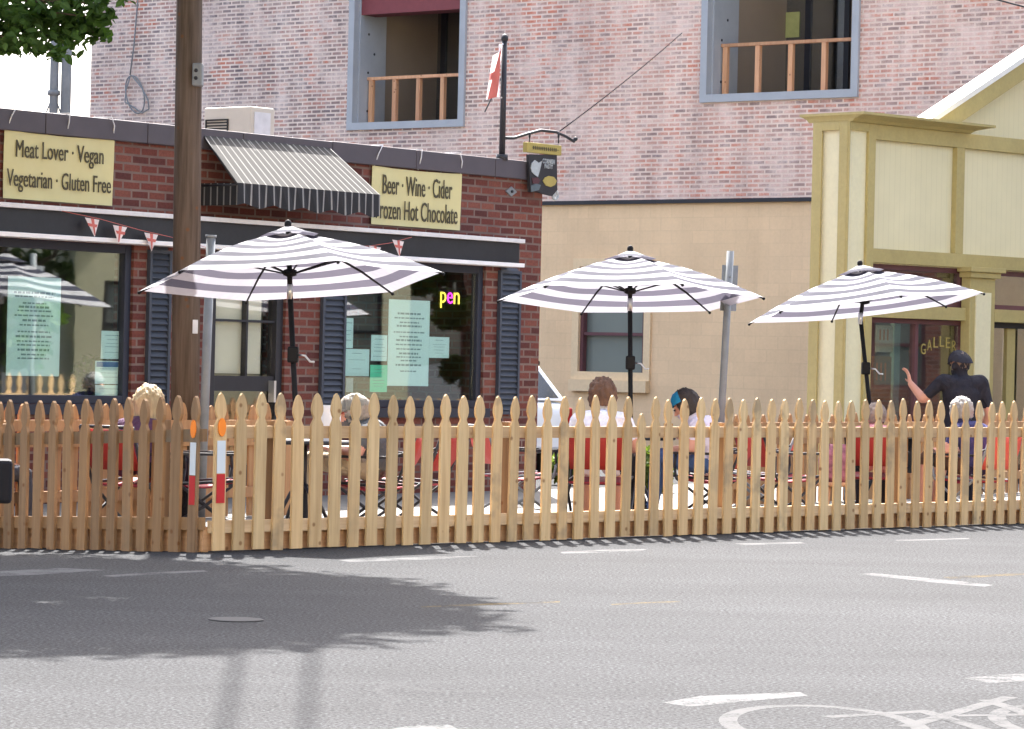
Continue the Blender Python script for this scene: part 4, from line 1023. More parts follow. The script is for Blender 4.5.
# ------------------------------------------------------------------ umbrellas
def umbrella(cx, cy, Y, tA, tB, aR, polebase, label, grp='striped patio umbrellas'):
    c = at(cx, cy, Y); Rr = 1.15; hh = .37
    base = at(polebase[0], polebase[1], Y); top_ = at(polebase[2], polebase[3], Y)
    d = (base - top_); fo = top_ + d * ((.022 - top_.z) / d.z)
    o = thing('patio_umbrella', fo, 0, label, 'umbrella', grp)
    nrm = Vector((tA, tB, 1)).normalized(); rot = Vector((0, 0, 1)).rotation_difference(nrm).to_matrix()
    L = lambda p: (c - fo) + rot @ Vector(p)
    nb = 11; seg = 8
    def prof(r): return hh * (1 - r) + .045 * math.sin(math.pi * r)
    def pt(g, u, r):
        a0 = R(aR) + g * math.pi / 3; a1 = a0 + math.pi / 3
        p0 = Vector((math.cos(a0), math.sin(a0), 0)); p1 = Vector((math.cos(a1), math.sin(a1), 0))
        p = p0.lerp(p1, u) * Rr * r; sag = math.sin(math.pi * u)
        return L((p.x * (1 - .035 * sag * r * r), p.y * (1 - .035 * sag * r * r), prof(r) - .03 * sag * math.sin(math.pi * min(1, r * .8 + .1))))
    b = MB()
    for g in range(6):
        for k in range(nb):
            r0, r1 = .04 + .96 * k / nb, .04 + .96 * (k + 1) / nb; mi = 1 if k % 2 == 1 else 0
            rs = [r0, (r0 + r1) / 2, r1]
            for q_ in range(2):
                for i in range(seg): b.add([pt(g, i / seg, rs[q_]), pt(g, (i + 1) / seg, rs[q_]), pt(g, (i + 1) / seg, rs[q_ + 1]), pt(g, i / seg, rs[q_ + 1])], [(3, 2, 1, 0)], mi, True)
    cn = b.build('canopy', [m['ucream'], m['unavy']], o)
    bm = bmesh.new(); bm.from_mesh(cn.data); bmesh.ops.remove_doubles(bm, verts=bm.verts, dist=.0004); bm.to_mesh(cn.data); bm.free()
    b = MB()
    for g in range(6):
        for (r0, r1, z0, z1, mi) in ((.03, .11, hh + .04, prof(.11) + .03, 0), (.11, .2, prof(.11) + .03, prof(.2) + .022, 1)):
            a0 = R(aR) + g * math.pi / 3; a1 = a0 + math.pi / 3
            p = [L((Rr * r * math.cos(a), Rr * r * math.sin(a), z)) for r, a, z in ((r0, a0, z0), (r0, a1, z0), (r1, a1, z1), (r1, a0, z1))]
            b.add(p, [(3, 2, 1, 0)], mi)
    b.build('vent', [m['ucream'], m['unavy']], cn)
    for g in range(6):
        a = R(aR) + g * math.pi / 3; q_ = lambda r, dz: L((Rr * r * math.cos(a), Rr * r * math.sin(a), prof(r) - dz))
        rb = MB().tube([q_(.03, .02), q_(.35, .018), q_(.7, .016), q_(1.0, .012)], [.011, .01, .009, .007], 6).build('rib', m['upole'], o)
        MB().tube([L((.035 * math.cos(a), .035 * math.sin(a), .06)), q_(.5, .025)], .007, 6).build('strut', m['upole'], rb)
        MB().ball(q_(1.005, .012), .014, .014, .014, 8).build('tip', m['upole'], rb)
    joint = Vector((top_.x, top_.y, top_.z)) - fo
    jb = joint + (Vector((0, 0, 0)) - joint).normalized() * .02
    MB().tube([L((0, 0, hh + .05)), L((0, 0, .12)), joint], .02, 12).build('mast', m['upole'], o)
    MB().lathe([(.02, 0), (.05, .01), (.05, .05), (.02, .06)], L((0, 0, .035)), 12).build('runner', m['upole'], o)
    MB().tube([joint + Vector((0, 0, .05)), joint - Vector((0, 0, .06))], .0235, 10).build('tilt_joint', m['alu'], o)
    MB().tube([joint, (0, 0, 0)], .0205, 12).build('pole', m['upole'], o)
    MB().ball(L((0, 0, hh + .06)), .028, .028, .035, 10).build('finial', m['upole'], o)
    cb_ = joint * (1.32 / joint.z)
    MB().box(cb_.x - .04, cb_.x + .04, -.05, .05, cb_.z - .06, cb_.z + .06).build('crank_box', m['upole'], o, bevel=.012)
    MB().tube([cb_ + Vector((.04, -.02, 0)), cb_ + Vector((.09, -.03, -.005)), cb_ + Vector((.13, -.03, -.05)), cb_ + Vector((.16, -.05, -.05))], .009, 6).build('crank_handle', m['alu'], o)
    MB().lathe([(.22, 0), (.22, .03), (.2, .05), (.05, .07), (.035, .3), (.03, .3)], (0, 0, .0), 20).build('base', m['rubber'], o)
    return o, c
YU = (24.25, 28.2, 31.3)
umb1, _ = umbrella(290, 281.5, YU[0], -.065, .10, -9, (294.5, 385, 290, 291), 'largest striped umbrella, in front of the brick shop door')
umb2, _ = umbrella(630, 298.5, YU[1], -.014, .10, -10, (630.5, 395, 630, 304), 'middle striped umbrella in front of the beige wall window')
umb3, _ = umbrella(865, 308, YU[2], -.1275, .07, -19.4, (869, 400, 860.5, 318), 'tilted striped umbrella in front of the olive building')

# ------------------------------------------------------------------ tables
def make_table():
    o = thing('bistro_table')
    tz = .66
    MB().lathe([(.36, 0), (.37, .008), (.37, .02), (.36, .028), (.05, .028)], (0, 0, tz), 28).build('tabletop', m['black'], o)
    MB().tube([(0, 0, .3), (0, 0, tz)], .03, 10).build('pedestal', m['black'], o)
    for i in range(4):
        a = i * math.pi / 2 + .6; p = lambda r, z: (r * math.cos(a), r * math.sin(a), z)
        MB().tube([p(.02, .36), p(.1, .3), p(.24, .06), p(.33, .012)], .014, 7).build('leg', m['black'], o)
    return o
tab = make_table(); tabs = []
for i, (u, lab) in enumerate(((umb1, 'round black table under the umbrella by the brick shop door'), (umb2, 'round black table under the middle umbrella between two diners'), (umb3, 'round black table under the tilted umbrella near the standing man'))):
    o = tab if i == 0 else clone(tab)
    o.location = u.location + Vector((0, -.0, 0)); tag(o, lab, 'table', 'round tables under the umbrellas'); tabs.append(o)
t4 = clone(tab); q = at(912, 400, 32.2); t4.location = (q.x, q.y, .022); tag(t4, 'small black table behind the right end of the fence between diners', 'table', 'round tables under the umbrellas')
# objects on tables
q = at(326, 430, tabs[0].location.y - .12)
b = MB(); o = thing('water_jug', (q.x, q.y, .69), 0, 'pale white jug standing on the left table', 'jug')
MB().lathe([(.055, 0), (.062, .03), (.06, .2), (.05, .26), (.055, .285), (.05, .285), (.045, .26), (.05, .05)], n=16).build('body', m['white'], o)
MB().tube([(.055, 0, .23), (.1, 0, .22), (.1, 0, .1), (.06, 0, .07)], .009, 6).build('handle', m['white'], o)
q = at(668, 440, 27.95)
o = thing('drink_glass', (q.x, q.y, .69), 0, 'amber drink glass on the middle table', 'glass')
MB().lathe([(.03, 0), (.04, .14), (.036, .14), (.028, .01)], n=14).build('tumbler', pm('beer', lin(200, 140, 60), .2, .1), o)

# ------------------------------------------------------------------ chairs
def make_chair(fab, frame_mat):
    o = thing('folding_chair'); sz = .34
    # faces local -y
    b = MB(); v = []
    for i in range(5):
        t = i / 4; y = -.23 + .46 * t; z = sz + .03 * (1 - t) - .035 * math.sin(math.pi * t)
        v += [(-.235, y, z), (.235, y, z), (-.235, y, z - .012), (.235, y, z - .012)]
    fs = []
    for i in range(4):
        k = i * 4; fs += [(k, k + 1, k + 5, k + 4), (k + 2, k + 6, k + 7, k + 3), (k, k + 4, k + 6, k + 2), (k + 1, k + 3, k + 7, k + 5)]
    b.add(v, fs + [(0, 2, 3, 1), (16, 17, 19, 18)], 0, True); b.build('seat', m['maroonf'], o)
    b = MB(); v = []
    for i in range(5):
        t = i / 4; z = sz + .10 + .30 * t; y = .24 + .12 * t + .03 * math.sin(math.pi * t)
        v += [(-.225, y, z), (.225, y, z), (-.225, y + .012, z), (.225, y + .012, z)]
    b.add(v, fs + [(0, 2, 3, 1), (16, 17, 19, 18)], 0, True); b.build('backrest', fab, o)
    for s in (-1, 1):
        MB().tube([(s * .24, -.26, sz + .03), (s * .24, .22, sz), (s * .24, .26, sz + .1), (s * .24, .38, sz + .42)], .012, 7).build('side_rail', frame_mat, o)
        MB().tube([(s * .255, -.24, .01), (s * .255, -.02, sz * .5), (s * .255, .2, sz)], .012, 7).build('leg', frame_mat, o)
        MB().tube([(s * .27, .3, .01), (s * .27, .02, sz * .5), (s * .27, -.22, sz + .01), (s * .27, -.24, sz + .12)], .012, 7).build('leg', frame_mat, o)
        MB().box(s * .27 - .025, s * .27 + .025, -.27, .2, sz + .215, sz + .235).tube([(s * .27, -.24, sz + .1), (s * .27, -.23, sz + .22)], .012, 6).tube([(s * .27, .2, sz + .22), (s * .245, .32, sz + .28)], .01, 6).build('armrest', m['black'], o)
    MB().tube([(-.24, .38, sz + .42), (.24, .38, sz + .42)], .012, 7).build('top_bar', frame_mat, o)
    MB().tube([(-.255, -.2, .06), (.255, -.2, .06)], .009, 6).build('stretcher', frame_mat, o)
    return o
ch_red = make_chair(m['red'], m['black']); ch_coral = make_chair(m['coral'], m['steel'])
seats = {}
CH = [('woman', 138, 24.3, 150, 'r', 'red sling chair under the blond woman at the left'),
      ('e1', 205, 24.55, 100, 'r', 'empty red sling chair just right of the blond woman'),
      ('cap', 374, 24.75, 262, 'r', 'red sling chair under the man in the grey cap'),
      ('e2', 410, 25.6, 250, 'r', 'empty red sling chair behind the man in the grey cap'),
      ('e3', 520, 27.6, 110, 'c', 'empty coral chair before the brick shop corner'),
      ('back', 602, 26.9, 172, 'r', 'red sling chair under the brown haired diner with back turned'),
      ('blue', 710, 27.9, 255, 'r', 'red sling chair under the diner wearing the blue bandana'),
      ('e4', 757, 29.2, 262, 'c', 'empty coral chair right of the leaning sign post'),
      ('e5', 785, 28.6, 118, 'r', 'empty red chair left of the tilted umbrella'),
      ('grey', 877, 29.7, 176, 'r', 'red sling chair beside the tilted umbrella pole with its back to the street'),
      ('white', 974, 29.4, 225, 'c', 'coral chair under the white haired diner at the right')]
usedc = {}
for key, px, Y, rot, kd, lab in CH:
    src = ch_red if kd == 'r' else ch_coral
    o = clone(src) if usedc.get(kd) else src
    usedc[kd] = 1
    q = at(px, 400, Y); o.location = (q.x, q.y, .022); o.rotation_euler = (0, 0, R(rot)); tag(o, lab, 'chair', 'sling chairs around the tables'); seats[key] = o
    
# ------------------------------------------------------------------ people
skin_m = pm('skin', lin(206, 150, 128), .55, .06, 10)
def cloth(name, col, var=.1):
    t = NT(name); t.set(.9, 0, .1)
    t.base(t.mix(1, col, t.ramp(t.noise(9, 4), [(.25, g1(1 - var)), (.75, g1(1 + var))]), 'MULTIPLY'))
    n = t.new('ShaderNodeTexNoise'); n.inputs['Scale'].default_value = 9; n.inputs['Detail'].default_value = 3; n.inputs['Distortion'].default_value = 1.2
    t.l(t.coord((1, 1, .55)), n.inputs['Vector']); t.bump(n.outputs['Fac'], .9, .05); return t.m
def capsule(b, a, c, ra, rb, n=14):
    a, c = Vector(a), Vector(c); d = c - a
    pts = [a - d.normalized() * ra * .6, a - d.normalized() * ra * .3, a, a.lerp(c, .33), a.lerp(c, .66), c, c + d.normalized() * rb * .3, c + d.normalized() * rb * .6]
    b.tube(pts, [ra * .55, ra * .88, ra, ra + (rb - ra) * .33, ra + (rb - ra) * .66, rb, rb * .88, rb * .55], n)
def hand(b, w, d, pn, k, curl=.5, side=1):
    """w wrist, d direction, pn palm normal; five fingers"""
    d = Vector(d).normalized(); pn = Vector(pn); pn = (pn - d * pn.dot(d)).normalized(); s = d.cross(pn) * side
    for i in range(4):
        o_ = (i - 1.5) * .019 * k
        capsule(b, w + d * .01 * k, w + d * .085 * k + s * o_, .017 * k, .013 * k, 8)
        L_ = (.072, .08, .075, .06)[i] * k; base = w + d * .09 * k + s * o_ * 1.1
        p1 = base + (d + pn * curl * .5).normalized() * L_ * .5; p2 = p1 + (d + pn * curl * 1.6).normalized() * L_ * .3; p3 = p2 + (d * .7 + pn * curl * 2.2).normalized() * L_ * .25
        b.tube([base, p1, p2, p3], [.0105 * k, .0098 * k, .009 * k, .008 * k], 8)
    t0 = w + d * .025 * k - s * .025 * k; t1 = t0 + (d * .6 - s * .8 + pn * .3).normalized() * .04 * k; t2 = t1 + (d * .9 - s * .3 + pn * .4).normalized() * .035 * k
    b.tube([t0, t1, t2], [.014 * k, .0115 * k, .009 * k], 8)
def person(label, loc, rz, J, k, mats, segmat, head_rot, hair=None, extra=None):
    """J: joints in local space (person faces -y, own left = +x). mats: list, segmat: bone -> (slot, slot2, split)"""
    root = thing('person', loc, rz, label, 'person')
    b = MB(); bones = []
    V = {n_: Vector(p) for n_, p in J.items()}
    def bone(n1, n2, ra, rb, key):
        capsule(b, V[n1], V[n2], ra * k, rb * k); bones.append((V[n1], V[n2], key, (ra + rb) / 2 * k))
    # torso: stacked ellipses from pelvis to neck
    up = [V['pelvis'], V['waist'], V['chest'], V['collar']]
    hd = (V['shl'] - V['shr']).normalized(); hp = (V['hipl'] - V['hipr']).normalized()
    rad = [(.17, .125), (.15, .11), (.175, .12), (.12, .075)]
    rings = []; n_ = 18; cps = []
    for i in range(13):
        t = i / 12 * 3; j = min(int(t), 2); u = t - j
        p = up[j].lerp(up[j + 1], u); rx = rad[j][0] * (1 - u) + rad[j + 1][0] * u; ry = rad[j][1] * (1 - u) + rad[j + 1][1] * u
        ax = hp.lerp(hd, i / 12).normalized(); dd = (up[min(j + 1, 3)] - up[j]).normalized(); fy = dd.cross(ax).normalized(); cps.append(p)
        rings.append([p + ax * rx * k * math.cos(2 * math.pi * q / n_) + fy * ry * k * math.sin(2 * math.pi * q / n_) for q in range(n_)])
    v = [x for r_ in rings for x in r_]
    b.add(v, [(i * n_ + q, i * n_ + (q + 1) % n_, (i + 1) * n_ + (q + 1) % n_, (i + 1) * n_ + q) for i in range(12) for q in range(n_)] + [tuple(range(n_))[::-1], tuple(range(12 * n_, 13 * n_))], 0, True)
    bones.append((V['pelvis'], V['waist'], 'belly', .15 * k)); bones.append((V['waist'], V['collar'], 'torso', .16 * k))
    capsule(b, V['collar'] - Vector((0, 0, .03 * k)), V['head'], .062 * k, .055 * k); bones.append((V['collar'] + (V['head'] - V['collar']) * .35, V['head'], 'neck', .06 * k))
    for s in 'lr':
        capsule(b, V['chest'] + Vector((0, 0, .05 * k)), V['sh' + s], .1 * k, .07 * k)
        bones.append((V['chest'], V['sh' + s], 'torso', .08 * k))
        bone('sh' + s, 'el' + s, .06, .045, 'uarm' + s); bone('el' + s, 'wr' + s, .044, .029, 'farm' + s)
        bone('hip' + s, 'kn' + s, .092, .06, 'thigh' + s); bone('kn' + s, 'an' + s, .058, .038, 'shin' + s)
        bone('an' + s, 'to' + s, .042, .036, 'foot' + s)
        d = (V['wr' + s] - V['el' + s]); hd_ = V.get('hd' + s, d); pn = V.get('pn' + s, Vector((0, 0, -1)) if abs(d.normalized().z) < .9 else Vector((0, -1, 0)))
        hand(b, V['wr' + s], hd_, pn, k, J.get('curl' + s, (.5,))[0] if isinstance(J.get('curl' + s), tuple) else .5, 1 if s == 'l' else -1)
        bones.append((V['wr' + s], V['wr' + s] + Vector(hd_).normalized() * .17 * k, 'hand' + s, .03 * k))
    # head
    hr = Euler([R(x) for x in head_rot]).to_matrix(); hc = V['head'] + hr @ Vector((0, -.012, .03)) * k
    HP = lambda x, y, z: hc + hr @ Vector((x, y, z)) * k
    b.ball(HP(0, .012, .022), .078 * k, .096 * k, .1 * k, 20, 0, hr); b.ball(HP(0, -.028, -.035), .062 * k, .07 * k, .082 * k, 18, 0, hr)
    b.ball(HP(0, -.06, -.088), .03 * k, .028 * k, .026 * k, 12, 0, hr)
    b.tube([HP(0, -.092, .018), HP(0, -.112, -.02), HP(0, -.118, -.034)], [.009 * k, .013 * k, .016 * k], 8)
    b.ball(HP(0, -.088, -.062), .026 * k, .014 * k, .01 * k, 10, 0, hr)
    for s in (-1, 1):
        b.ball(HP(s * .08, .012, -.01), .012 * k, .022 * k, .034 * k, 10, 0, hr); b.ball(HP(s * .031, -.086, .03), .022 * k, .012 * k, .008 * k, 8, 0, hr)
    bones.append((HP(0, 0, -.06), HP(0, 0, .05), 'head', .09 * k))
    o = b.build('body', mats, root)
    rm = o.modifiers.new('r', 'REMESH'); rm.mode = 'VOXEL'; rm.voxel_size = .0105 * k
    sm = o.modifiers.new('s', 'SMOOTH'); sm.iterations = 5; sm.factor = .5
    bpy.context.view_layer.update()
    me = bpy.data.meshes.new_from_object(o.evaluated_get(bpy.context.evaluated_depsgraph_get())); old = o.data
    o.modifiers.clear(); o.data = me; bpy.data.meshes.remove(old); me.name = 'body'
    if len(me.materials) == 0:
        for x in mats: me.materials.append(x)
    for p in me.polygons:
        p.use_smooth = True; c = p.center; best = None
        for (a, e, key, r_) in bones:
            d = e - a; t = max(0, min(1, (c - a).dot(d) / max(d.length_squared, 1e-9))); dist = (c - (a + d * t)).length - r_
            if best is None or dist < best[0]: best = (dist, key, t)
        key, t = best[1], best[2]; g_ = key.rstrip('lr') if key not in ('collar',) else key
        for nm_ in ('uarm', 'farm', 'thigh', 'shin', 'foot', 'hand'):
            if key.startswith(nm_): g_ = nm_
        if key in ('belly', 'torso', 'neck', 'head'): g_ = key
        s1, s2, sp_ = segmat.get(g_, (0, 0, 1)); p.material_index = s1 if t < sp_ else s2
    # eyes
    e = MB()
    for s in (-1, 1): e.ball(HP(s * .031, -.093, .012), .013 * k, .008 * k, .008 * k, 10, 0, hr)
    e.build('eye', m['black'], root)
    if hair: hair(root, HP, hr, k)
    if extra: extra(root, HP, hr, k)
    return root
def hair_shell(col, length=.0, vol=1.0, front=-.05, bald=0):
    mat = pm('hair', col, .6, .35, 40, sc=(1, 1, .15), bump=.4)
    def fn(root, HP, hr, k):
        b = MB(); n_, mrows = 54, 22; v = []; zmin = -.05 - length
        for j in range(mrows + 1):
            t = j / mrows * 2.3
            for i in range(n_):
                a = 2 * math.pi * i / n_
                x, y, z = math.sin(t) * math.cos(a), math.sin(t) * math.sin(a), math.cos(t)
                r_ = 1.0 + .10 * mnoise.noise(Vector((x * 4 + length * 9, y * 4, z * 2.5))) + .09 * mnoise.noise(Vector((x * 13, y * 13, z * 3))) + .06 * random.uniform(-1, 1) * math.sin(t)
                px, py, pz = x * .09 * vol * r_, .014 + y * .109 * vol * r_, .028 + z * .112 * vol * r_
                if z < 0 and length: pz = .028 - (t - 1.57) / .73 * (length + .1)
                lim = front
                if y < -.1 and pz < .062 - 0.0: # keep the face free
                    py = max(py, lim); 
                    if abs(px) < .07 and py < .0: px = math.copysign(.079, px if px else 1); py = max(py, -.02)
                v.append(HP(px, py, pz))
        b.add(v, [(j * n_ + i, (j + 1) * n_ + i, (j + 1) * n_ + (i + 1) % n_, j * n_ + (i + 1) % n_) for j in range(mrows) for i in range(n_)], 0, True)
        b.build('hair', mat, root)
    return fn
def sit(k, seat=.36, lean=0.0, arms=None, legx=.0, top=None):
    z = seat + .1 * k; vs = 1.0 if top is None else (top - z - .17 * k) / (.60 * k); h = k * vs
    J = dict(pelvis=(0, 0.04, z), waist=(0, .06, z + .14 * h), chest=(0, .05 - lean * .5, z + .34 * h), collar=(0, .03 - lean, z + .47 * h), head=(0, -.01 - lean * 1.25, z + .60 * h),
             shl=(.175 * k, .04 - lean * .85, z + .42 * h), shr=(-.175 * k, .04 - lean * .85, z + .42 * h),
             ell=(.235 * k, -.02 - lean * .6, z + .16 * h), elr=(-.235 * k, -.02 - lean * .6, z + .16 * h), wrl=(.12 * k, -.25 - lean * .3, z + .12 * k), wrr=(-.12 * k, -.25 - lean * .3, z + .12 * k),
             hipl=(.09 * k, 0.02, z), hipr=(-.09 * k, 0.02, z), knl=(.13 * k, -.40 * k, z + .06), knr=(-.11 * k, -.42 * k, z + .06),
             anl=(.12 * k, -.44 * k + legx, .09), anr=(-.1 * k, -.48 * k - legx, .09), tol=(.14 * k, -.58 * k + legx, .045), tor=(-.12 * k, -.62 * k - legx, .045))
    if arms: J.update(arms)
    return J
SM_T = {'torso': (1, 1, 1), 'belly': (1, 1, 1), 'neck': (0, 0, 1), 'head': (0, 0, 1), 'uarm': (1, 0, .62), 'farm': (0, 0, 1), 'hand': (0, 0, 1), 'thigh': (2, 2, 1), 'shin': (2, 2, 1), 'foot': (3, 3, 1)}
SM_S = dict(SM_T); SM_S['thigh'] = (2, 2, 1); SM_S['shin'] = (0, 0, 1)
shoe = m['rubber']
def seat_of(key, dz=0): s_ = seats[key]; return Vector((s_.location.x, s_.location.y, .022))
# blond woman, back half turned
person('woman with long pale blond hair seated behind the corner of the fence', seat_of('woman'), R(150), sit(1.0, .36, .1, top=at(148, 389, 24.3).z - .022), 1.0,
       [skin_m, cloth('purple_top', lin(84, 62, 84)), cloth('black_trousers', lin(34, 34, 40)), shoe], SM_T, (8, 0, 40), hair_shell(lin(172, 152, 118), .12, 1.3))
# man in cap facing left
def cap_fn(col, brim=True, flat=False):
    mat = cloth('cap_cloth', col)
    def fn(root, HP, hr, k):
        b = MB(); n_, mr = 24, 8; v = []
        for j in range(mr + 1):
            t = j / mr * 1.5
            for i in range(n_):
                a = 2 * math.pi * i / n_; x, y, z = math.sin(t) * math.cos(a), math.sin(t) * math.sin(a), math.cos(t)
                e = 1.0
                v.append(HP(x * .094 * e * (1.08 if flat else 1), .012 + y * .115 * (1.1 if flat else 1) - (.02 * z if flat else 0), .042 + z * (.1 if flat else .09) + (-.03 * max(y, 0) if flat else 0) - (.012 * (1 - z) if flat else 0)))
        b.add(v, [(j * n_ + i, (j + 1) * n_ + i, (j + 1) * n_ + (i + 1) % n_, j * n_ + (i + 1) % n_) for j in range(mr) for i in range(n_)], 0, True)
        c_ = b.build('cap', mat, root)
        b = MB(); v = []; nb = 12
        for i in range(nb + 1):
            a = math.pi + math.pi * i / nb
            ext = (.045 if flat else .075) * math.sin(math.pi * i / nb)
            for dz in (0, -.006):
                v.append(HP(.09 * math.cos(a), .012 + .11 * math.sin(a), .05 + dz)); v.append(HP(.09 * math.cos(a), .012 + .11 * math.sin(a) - ext, .036 + dz - ext * .15))
        fs = []
        for i in range(nb):
            q_ = i * 4; fs += [(q_, q_ + 1, q_ + 5, q_ + 4), (q_ + 2, q_ + 6, q_ + 7, q_ + 3), (q_ + 1, q_ + 3, q_ + 7, q_ + 5)]
        b.add(v, fs, 0, True); b.build('brim', mat, c_)
    return fn
def glasses(root, HP, hr, k):
    b = MB()
    for s in (-1, 1):
        b.ball(HP(s * .033, -.103, .014), .026 * k, .006 * k, .018 * k, 10, 0, hr); b.tube([HP(s * .058, -.1, .018), HP(s * .084, -.02, .018), HP(s * .086, .02, .008)], .003, 5)
    b.tube([HP(-.01, -.108, .018), HP(.01, -.108, .018)], .003, 5); b.build('sunglasses', pm('red_sunglasses', lin(176, 40, 30), .2), root)
def multi(*fs):
    def fn(*a):
        for f_ in fs: f_(*a)
    return fn
person('man in a pale grey cap and red sunglasses seated facing left', seat_of('cap'), R(262), sit(1.14, .36, .1, top=at(350, 392, 24.75).z - .03), 1.14,
       [skin_m, cloth('charcoal_tee', lin(92, 94, 96)), cloth('khaki_trousers', lin(176, 162, 142)), shoe], SM_T, (10, 0, -8), hair_shell(lin(150, 140, 130), 0, .98), multi(cap_fn(lin(136, 134, 128)), glasses))
person('diner with short brown hair in a white tee with back to the street', seat_of('back'), R(176), sit(1.12, .36, .08, dict(elr=(-.30, -.05, .60), wrr=(-.2, -.33, .64)), top=at(603, 379, 26.9).z - .022), 1.12,
       [skin_m, cloth('white_tee', lin(226, 226, 240)), cloth('navy_shorts', lin(40, 42, 62)), shoe], SM_S, (18, 0, 6), hair_shell(lin(96, 68, 52), .02, 1.18))
def bandana(root, HP, hr, k):
    b = MB(); n_, mr = 24, 5; v = []
    for j in range(mr + 1):
        t = .55 + j / mr * .95
        for i in range(n_):
            a = math.pi * 1.0 + math.pi * i / (n_ - 1); x, y, z = math.sin(t) * math.cos(a), math.sin(t) * math.sin(a), math.cos(t)
            v.append(HP(x * .099, .008 + y * .118, .034 + z * .119))
    b.add(v, [(j * n_ + i, (j + 1) * n_ + i, (j + 1) * n_ + i + 1, j * n_ + i + 1) for j in range(mr) for i in range(n_ - 1)], 0, True)
    b.build('bandana', cloth('blue_cloth', lin(40, 120, 160)), root)
person('diner with dark hair and blue bandana looking down, in pale shirt and jeans', seat_of('blue'), R(252), sit(1.05, .36, .14, dict(elr=(-.2, -.12, .60), wrr=(-.1, -.3, .70)), top=at(690, 388, 27.9).z - .022), 1.05,
       [skin_m, cloth('lavender_tee', lin(214, 206, 222)), cloth('blue_jeans', lin(74, 98, 142)), shoe], SM_T, (30, 0, 0), hair_shell(lin(52, 44, 42), .02, 1.05), bandana)
person('grey haired diner beside the tilted umbrella pole with back to the street', seat_of('grey'), R(176), sit(.98, .36, .06, top=at(876, 403, 29.7).z - .022), .98,
       [skin_m, cloth('pink_top', lin(206, 140, 146)), cloth('dark_skirt', lin(56, 50, 54)), shoe], SM_T, (12, 0, 20), hair_shell(lin(138, 124, 116), .0, 1.05))
person('white haired diner in navy patterned shirt seated at the right', seat_of('white'), R(222), sit(1.08, .36, .1, top=at(965, 397, 29.4).z - .022), 1.08,
       [skin_m, cloth('navy_pattern_shirt', lin(62, 62, 100), .5), cloth('brown_shorts', lin(96, 74, 62)), shoe], SM_S, (12, 0, -18), hair_shell(lin(150, 145, 140), .0, 1.04))
# standing man in black, forearm raised
q = at(961, 400, 30.3)
kk = 1.06
hz_ = at(962, 346.5, 30.3).z - .022 - .025
zz = hz_ - 1.60
J = dict(pelvis=(0, 0, .83 + zz), waist=(0, .01, .99 + zz), chest=(0, .015, 1.19 + zz), collar=(0, .0, 1.335 + zz), head=(0, -.03, 1.415 + zz),
         shl=(.19, .02, 1.30 + zz), shr=(-.19, .02, 1.30 + zz), ell=(.345, -.06, 1.13 + zz), wrl=(.42, -.24, 1.27 + zz), elr=(-.27, .03, 1.01 + zz), wrr=(-.25, -.12, .85 + zz),
         hipl=(.09, 0, .80 + zz), hipr=(-.09, 0, .80 + zz), knl=(.1, -.01, .42), knr=(-.1, -.01, .42), anl=(.1, .02, .085), anr=(-.1, .02, .085), tol=(.12, -.13, .04), tor=(-.12, -.13, .04),
         hdl=(.15, -.35, .9), pnl=(.9, -.2, .2))
SM_M = dict(SM_T); SM_M['uarm'] = (1, 0, .8)
person('standing man in black shirt and flat cap with forearm raised', (q.x, q.y, .022), R(188), J, kk,
       [skin_m, cloth('black_shirt', lin(46, 46, 54), .25), cloth('dark_jeans', lin(40, 42, 52)), shoe], SM_M, (6, 0, 20), hair_shell(lin(110, 92, 80), .0, .84), cap_fn(lin(48, 48, 56), True, True))
# diner just outside the left edge of view in red
q = at(-27, 400, 24.3)
b_ = clone(ch_red); b_.location = (q.x, q.y, gz(q.x, q.y)); b_.rotation_euler = (0, 0, R(95)); tag(b_, 'red sling chair at the far left edge behind the side fence', 'chair', 'sling chairs around the tables')
person('diner in a bright red top at the far left edge of view', (q.x, q.y, gz(q.x, q.y)), R(95), sit(.95, .36, .05), .95,
       [skin_m, cloth('red_top', lin(200, 44, 36)), cloth('grey_trousers', lin(80, 80, 86)), shoe], SM_T, (8, 0, 0), hair_shell(lin(120, 86, 56), .03, 1.04))
# bag hanging on chair
q = at(836, 455, 29.5)
o = thing('tote_bag', (q.x, q.y, .31), R(20), 'pink and black patterned bag on a low stool', 'bag')
MB().lathe([(.12, 0), (.16, .05), (.17, .2), (.14, .34), (.12, .34)], n=16, sy=.6).build('body', pm('patterned_cloth', lin(150, 96, 110), .9, .8, 14), o)
MB().tube([(-.1, 0, .33), (-.08, 0, .46), (0, 0, .5), (.08, 0, .46), (.1, 0, .33)], .012, 6).build('handle', m['black'], o)
o2 = thing('stool', (q.x, q.y, .022), 0, 'low wooden stool carrying the pink patterned bag', 'stool')
MB().lathe([(.17, .25), (.18, .26), (.18, .285), (.17, .288)], n=20).build('seat', m['lumber'], o2)
for i in range(3): MB().tube([(.12 * math.cos(i * 2.09), .12 * math.sin(i * 2.09), .25), (.17 * math.cos(i * 2.09), .17 * math.sin(i * 2.09), 0)], .014, 7).build('leg', m['lumber'], o2)

